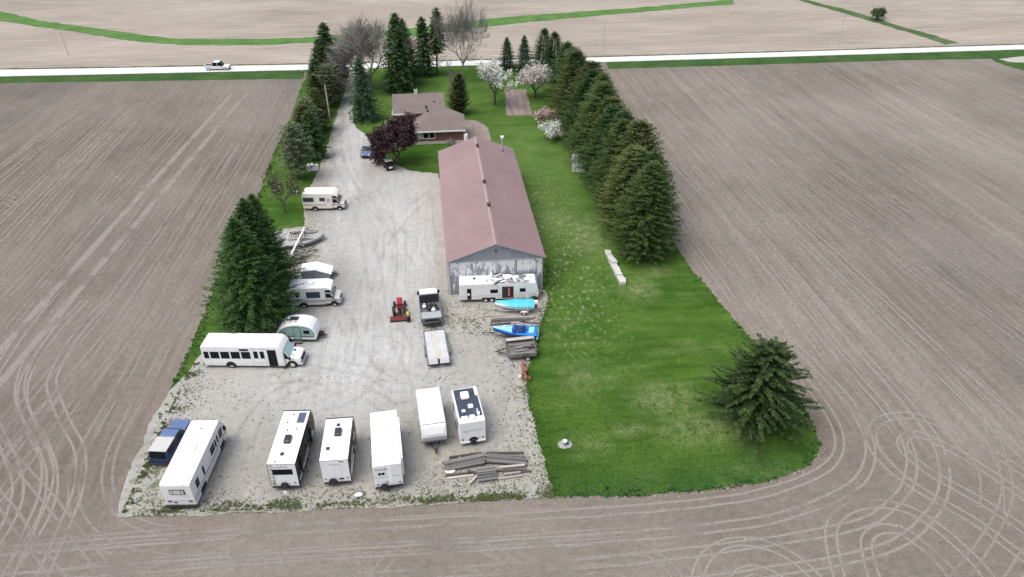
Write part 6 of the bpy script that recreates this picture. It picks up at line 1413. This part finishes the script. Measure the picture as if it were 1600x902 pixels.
for x, y in ((1.2, .38), (.95, -.36)):
    m = MB(); m.torus((x, y, .27), (0, 1, 0), .22, .05, 14, 6); m.build('wheel', M['rust'], t)
m = MB(); m.box(-.3, .5, -.22, .22, .55, .75); m.build('hopper', M['rust'], t, .04); m = MB(); m.ball((.55, -.5, .16), .16, 8, 5); m.build('float_ball', M['roofwhite'], t)

# ---- old grey boat hull with a mast, scrap heap
t = thing('derelict_boat', 'derelict grey boat with junk on its deck behind the big spruces', 'boat', (-19.4, 90.8), 5)
st, d = hull(t, 7.6, 4.6, .65, M['galv'], None, .15, deckh=.08, bow=3.0); d.build('deck', pmat('chalky_grey_deck', (.33, .33, .32), .85, 0, .15, 2, ((.2, .2, .19), .5, .75, 2)), t)
m = MB(); 
for x in (-.9, 1.1): m.box(x-.05, x+.05, -1.0, 1.0, 1.05, 1.2)
for y in (-1.0, 1.0): m.box(-.9, 1.1, y-.05, y+.05, 1.05, 1.25)
m.build('hatch_coaming', M['concrete'], t)
rnd = random.Random(12)
for k in range(26):
    m = MB(); Mx = Matrix.Translation((rnd.uniform(-.3, 2.6), rnd.uniform(-1.5, 1.3), .98+.03*k/4)) @ Matrix.Rotation(rnd.uniform(-.5, 2.2), 4, 'Z'); l = rnd.uniform(.3, .8); m.box(-l, l, -.06, .06, 0, .07, 0, Mx); m.build('deck_debris', M[['darkwood', 'greywood', 'steel', 'palewood'][k % 4]], t)
for k in range(7):
    m = MB(); Mx = Matrix.Translation((-1.0+.32*k, -.55, 1.2)); m.box(-.05, .05, -.42, .42, 0, .05, 0, Mx); m.build('deck_slat', M['concrete'], t)
a = Vector((*G(455.5, 397, 1.15), 1.15)); b = Vector((*G(475, 358, 1.45), 1.45))
t = thing('boat_mast', 'long white mast lying slanted across the derelict boat', 'mast', ((a.x+b.x)/2, (a.y+b.y)/2), 0); c = (a+b)/2
m = MB(); m.tube((a.x-c.x, a.y-c.y, a.z), (b.x-c.x, b.y-c.y, b.z), .13, .12, 10); m.build('spar', M['roofwhite'], t)
m = MB(); m.tube((b.x-c.x, b.y-c.y, b.z-.12), (b.x-c.x, b.y-c.y, b.z+.14), .16, .16, 10); m.build('mast_head', M['white'], t)
rnd = random.Random(21); sx, sy = G(468, 403)
for k in range(22):
    o = thing('scrap_timber', 'piece of tangled grey scrap timber heaped between the derelict boat and the peaked trailer', 'scrap', (sx+rnd.gauss(0, .75), sy+rnd.gauss(0, .9)), rnd.uniform(-80, 80), 'scrap heap by the derelict boat', z=.05+.045*k)
    o.rotation_euler[1] = rnd.uniform(-.2, .2); l = rnd.uniform(.5, 1.2); m = MB(); m.box(-l, l, -.08, .08, 0, .1); m.build('plank', M[['greywood', 'darkwood', 'palewood', 'steel'][k % 4]], o)

# ---- vehicles near the house and on the road
def car(name, label, cat, loc, deg, body, L, W, H, kind='suv', roofm=None):
    t = thing(name, label, cat, loc, deg); a, b = -L/2, L/2
    m = MB(); m.prism([(a, .38), (b-.05, .38), (b, .62), (b-.12, .92), (b-1.15, 1.02), (a+.02, 1.02)], -W/2, W/2); m.build('body', M[body], t, .07)
    if kind == 'suv': cp = [(a+.1, 1.0), (b-1.15, 1.0), (b-1.9, H-.04), (b-2.2, H), (a+.5, H), (a+.3, H-.06)]
    else: cp = [(a+1.75, 1.0), (b-1.2, 1.0), (b-1.85, H-.04), (b-2.1, H), (a+2.1, H), (a+1.9, H-.05)]
    m = MB(); m.prism(cp, -W/2+.1, W/2-.1); m.build('cabin', M['glass'], t, .05)
    m = MB(); m.prism([(cp[2][0]-.02, H-.06), (cp[3][0], H+.02), (cp[4][0], H+.02), (cp[5][0]+.02, H-.06)], -W/2+.13, W/2-.13); m.build('roof', M[roofm or body], t, .02)
    for s in (-1, 1):
        for x in (cp[0][0]+.02, (cp[0][0]+cp[1][0])/2-.1):
            m = MB(); m.box(x, x+.1, s*(W/2-.1)-.03, s*(W/2-.1)+.03, 1.0, H-.05); m.build('pillar', M[body], t)
        for x in (a+.85, b-.85): wheel(t, x, s*(W/2-.08), .34, .22, s)
        m = MB(); m.box(b-.12, b+.0, s*(W/2-.3)-.16, s*(W/2-.3)+.16, .66, .82); m.build('headlight', M['lamp'], t); m = MB(); m.box(a-.02, a+.1, s*(W/2-.2)-.1, s*(W/2-.2)+.1, .7, .95); m.build('tail_lamp', M['tail'], t)
        m = MB(); m.box(b-1.6, b-1.45, s*(W/2+.08)-.08, s*(W/2+.08)+.08, 1.0, 1.15); m.build('mirror', M['trim'], t)
    m = MB(); m.box(b-.04, b+.06, -W/2+.1, W/2-.1, .4, .58); m.build('bumper', M['trim'], t)
    if kind == 'pickup':
        m = MB(); m.box(a+.12, a+1.65, -W/2+.14, W/2-.14, 1.0, 1.03); m.build('bed_floor', M['trim'], t)
        for s in (-1, 1): m = MB(); m.box(a+.02, a+1.75, s*(W/2-.06)-.06, s*(W/2-.06)+.06, 1.0, 1.18); m.build('bed_side', M[body], t)
        m = MB(); m.box(a, a+.1, -W/2+.1, W/2-.1, .98, 1.18); m.build('tailgate', M[body], t)
    return t
M['carblue'] = pmat('dull_blue_car_paint', (.13, .17, .26), .3, .2, .06, 2)
car('parked_car', 'small dark blue car with a pale roof parked by the purple tree', 'car', (-11.35, 121.2), -96, 'carblue', 4.2, 1.75, 1.6, 'suv', 'silver')
car('pickup_truck', 'white pickup driving along the white road', 'pickup', (-48.2, 176.3), -2.0, 'white', 5.4, 1.95, 1.85, 'pickup', 'white')
t = thing('utility_cart', 'small black utility cart with a pale roof under the purple tree', 'cart', (-7.55, 114.6), -70)
m = MB(); m.box(-1.1, 1.1, -.6, .6, .3, .85); m.build('body', M['trim'], t, .08); m = MB(); m.box(-.75, .65, -.62, .62, 1.55, 1.62); m.build('roof', M['cream'], t, .03)
m = MB()
for x in (-.68, .58):
    for y in (-.55, .55): m.tube((x, y, .8), (x, y, 1.58), .03, .03, 6)
m.build('roof_posts', M['trim'], t)
m = MB(); m.box(-.45, .05, -.5, .5, .85, 1.0); m.box(-.52, -.42, -.5, .5, .95, 1.3); m.build('seat', M['smoke'], t, .03); m = MB(); m.box(.98, 1.12, -.3, .3, .5, .8); m.build('front_plate', M['roofwhite'], t)
for x in (-.7, .7):
    for s in (-1, 1): wheel(t, x, s*.58, .25, .18, s, 'steel')

# ---- timber stack at the front right
ws = [M['greywood'], M['darkwood'], M['palewood']]
rnd = random.Random(77); cnt = 0
def board(x, y, z, l, wd, th, a, mt, tilt=0, label=None):
    o = thing('timber_board', label or 'long weathered grey board in the timber stack at the front of the yard', 'board', (x, y), a, 'boards of the timber stack', z=z); o.rotation_euler[1] = tilt
    m = MB(); m.box(-l/2, l/2, -wd/2, wd/2, 0, th); m.v = [(vx, vy, vz+(.0 if abs(vx) < l/2 else 0)) for vx, vy, vz in m.v]; m.build('plank', mt, o)
OD = ['first', 'second', 'third', 'fourth', 'fifth', 'sixth']
def LB(side, row, lay): return '%s board from the front, %s layer, %s half of timber stack' % (OD[row], ('lower', 'upper')[lay], side)
for row in range(6):                       # left leaf of the long stack, rising to the middle
    for lay in range(2): board(1.05+rnd.uniform(-.12, .12), 46.8+row*.205-.05*lay, .10+.17*lay, 3.7+rnd.uniform(-.3, .2), .20, .13, 6+rnd.uniform(-1, 1), ws[0] if (row+lay) % 4 else ws[1], -.05, LB('left', row, lay))
for row in range(5):
    for lay in range(2): board(4.75+rnd.uniform(-.12, .12), 46.8+row*.205-.05*lay, .14+.17*lay, 3.6+rnd.uniform(-.3, .3), .20, .13, -9+rnd.uniform(-1, 1), ws[0] if (row+lay) % 3 else ws[1], .05, LB('right', row, lay))
for k in range(5): board(2.9, 45.0+k*.27, .30+.06*k, 1.75, .235, .09, 3+rnd.uniform(-1, 1), ws[0], 0, OD[k]+' short board from the front of the bundle before the timber stack')
for x, y, z, l, a, mt, lb in ((.9, 46.1, .06, 3.2, 2, ws[1], 'dark board on the ground left of the short bundle'), (.6, 45.75, .06, 2.4, 3, ws[2], 'pale board on the ground left of the short bundle'), (1.75, 45.2, .25, 1.3, 48, ws[2], 'short pale board leaning at a slant against the bundle'), (4.9, 45.2, .08, 2.2, 4, ws[2], 'pale board lying nearest the field at the right of the stack'),
      (5.15, 45.5, .22, 1.5, 3, ws[2], 'short cream board on top at the right of the bundle'), (4.9, 46.0, .12, 3.2, -3, ws[1], 'dark rotten board right of the bundle'), (5.3, 46.3, .26, 2.2, 1, ws[2], 'pale stub of board under the right leaf of the stack'), (1.9, 45.9, .3, 1.4, -25, ws[1], 'dark crooked board left of the short bundle'), (5.6, 45.75, .05, 2.6, -2, ws[1], 'dark board at the far right of the timber stack'), (1.2, 48.25, .1, 3.0, 5, ws[1], 'dark board along the back edge of the timber stack on the left'), (4.8, 48.15, .1, 3.4, -6, ws[1], 'dark board along the back edge of the timber stack on the right')):
    board(x, y, z, l, .2, .12, a, mt, 0, lb)
def rag(loc, s, label, seed):
    rr_ = random.Random(seed); o = thing('plastic_scrap', label, 'plastic scrap', loc, 0, z=.05); m = MB()
    m.ball((0, 0, .05), s, 9, 5, 0, (1.3, .9, .35)); m.v = [(x*(1+rr_.uniform(-.25, .25)), y*(1+rr_.uniform(-.25, .25)), max(0, z)) for x, y, z in m.v]; m.build('sheet_scrap', M['roofwhite'], o)
rag(G(561, 774), .28, 'scrap of white plastic on the gravel below the second and third trailers', 1); rag(G(704, 737), .34, 'white plastic scrap at the front left end of the timber stack', 2); rag(G(702, 727), .22, 'smaller white plastic scrap at the left end of the timber stack', 3); rag(G(718, 715), .15, 'tiny white scrap at the back left of the timber stack', 4)

# ---- small things on the lawn and along the drive
pts = [(951, 398), (954, 406), (957, 412), (960, 419), (964, 426), (966, 432), (969, 437), (972, 442)]
for k, (u, v) in enumerate(pts):
    x, y = G(u, v); o = thing('concrete_block', ordn[7-k].replace('nearest', 'first')+' pale concrete block from the near end of the line on the lawn', 'concrete block', (x, y), -86+rnd.uniform(-12, 12), 'line of concrete blocks on the lawn')
    m = MB(); l = (1.1, .8, 1.3, 1.4, .9, .9, .8, 1.1)[k]; m.box(-l/2, l/2, -.42, .38, 0, .42+.1*(k % 3)); m.v = [(a+rnd.uniform(-.07, .07), b+rnd.uniform(-.07, .07), c+rnd.uniform(-.04, .04)) for a, b, c in m.v]; m.build('block', M['concrete'], o, .04)
x, y = G(883, 695); t = thing('well_head', 'blue and white well head in a ring of gravel on the lawn', 'well head', (x, y))
m = MB(); m.tube((0, 0, 0), (0, 0, .40), .16, .16, 14); m.build('casing', pmat('blue_pipe', (.08, .16, .34), .4, 0, .1, 3), t); m = MB(); m.tube((-.02, 0, .40), (-.02, 0, .52), .22, .20, 14); m.ball((-.12, .06, .52), .12, 8, 5); m.build('cap', M['white'], t); m = MB(); m.box(.14, .3, -.08, .08, .0, .42); m.build('cable_box', M['navy'], t, .02)
ring = [(x+.62*math.cos(a*.35)*1.1, y+.55*math.sin(a*.35)) for a in range(18)]
sheet('gravel_ring', fractal(ring, .08, .15, 14), .056, GRAVEL)
t = thing('stake_sign', 'small blank white card on a stake in front of the trailer with the ladder', 'sign', G(448, 779))
m = MB(); m.box(-.02, .02, -.02, .02, 0, .75); m.build('stake', M['palewood'], t); m = MB(); m.box(-.16, .16, -.05, -.02, .55, .92); m.build('card', M['roofwhite'], t)
def tank(u, v, label, s):
    o = thing('plastic_tank', label, 'tank', G(u, v), 15, 'white plastic tanks by the drive'); m = MB(); m.box(-s*.5, s*.5, -s*.4, s*.4, .08, s*1.3); m.build('tank_body', M['roofwhite'], o, .12); m = MB(); m.tube((0, 0, s*1.3), (0, 0, s*1.3+.12), .12, .12, 10); m.build('lid', M['trim'], o); m = MB(); m.box(-s*.45, s*.45, -s*.35, s*.35, 0, .09); m.build('pallet', M['greywood'], o)
tank(486, 268, 'white plastic tank under the thin pine, left of two', 1.0); tank(494, 267, 'white plastic tank under the thin pine, right of two', .85)
t = thing('flower_pot', 'small white pot on the grass behind the beige camper van', 'pot', G(463, 303)); m = MB(); m.tube((0, 0, 0), (0, 0, .4), .18, .26, 10); m.build('pot', M['roofwhite'], t); m = MB(); m.tube((0, 0, .38), (0, 0, .43), .29, .29, 10); m.build('rim', M['white'], t)
t = thing('mailbox', 'black mailbox on a post at the driveway entrance', 'mailbox', G(473, 121)); m = MB(); m.box(-.06, .06, -.06, .06, 0, 1.0); m.build('post', M['palewood'], t); m = MB(); m.box(-.3, .3, -.16, .16, 1.0, 1.38); m.build('box', M['trim'], t, .1); m = MB(); m.box(-.05, .1, -.2, -.17, 1.2, 1.45); m.build('flag', M['white'], t)
def pole(label, base, vt, arm=False, mat='palewood', r=.11):
    h = height(*base, vt); o = thing('utility_pole', label, 'utility pole', G(*base)); m = MB(); m.tube((0, 0, 0), (-.1, 0, h), r*1.2, r*.75, 8); m.build('shaft', M[mat], o)
    m = MB(); m.tube((-.1, -.02, h-.25), (-.1, -.02, h+.15), .05, .04, 6)
    if arm: m.box(-.95, .75, -.06, .06, h-.6, h-.48)
    m.build('insulator', M['greywood'], o)
pole('pale wooden pole standing among the evergreens left of the driveway', (516, 187), 133, mat='palewood', r=.15); pole('thin utility pole in the left stubble field near the road', (107, 87), 52, False, 'palewood', .06); pole('thin utility pole across the road right of the evergreen row', (942, 90), 36, False, 'palewood', .06); pole('thin utility pole beyond the road left of the ditch', (1309, 76), 26, False, 'palewood', .06)
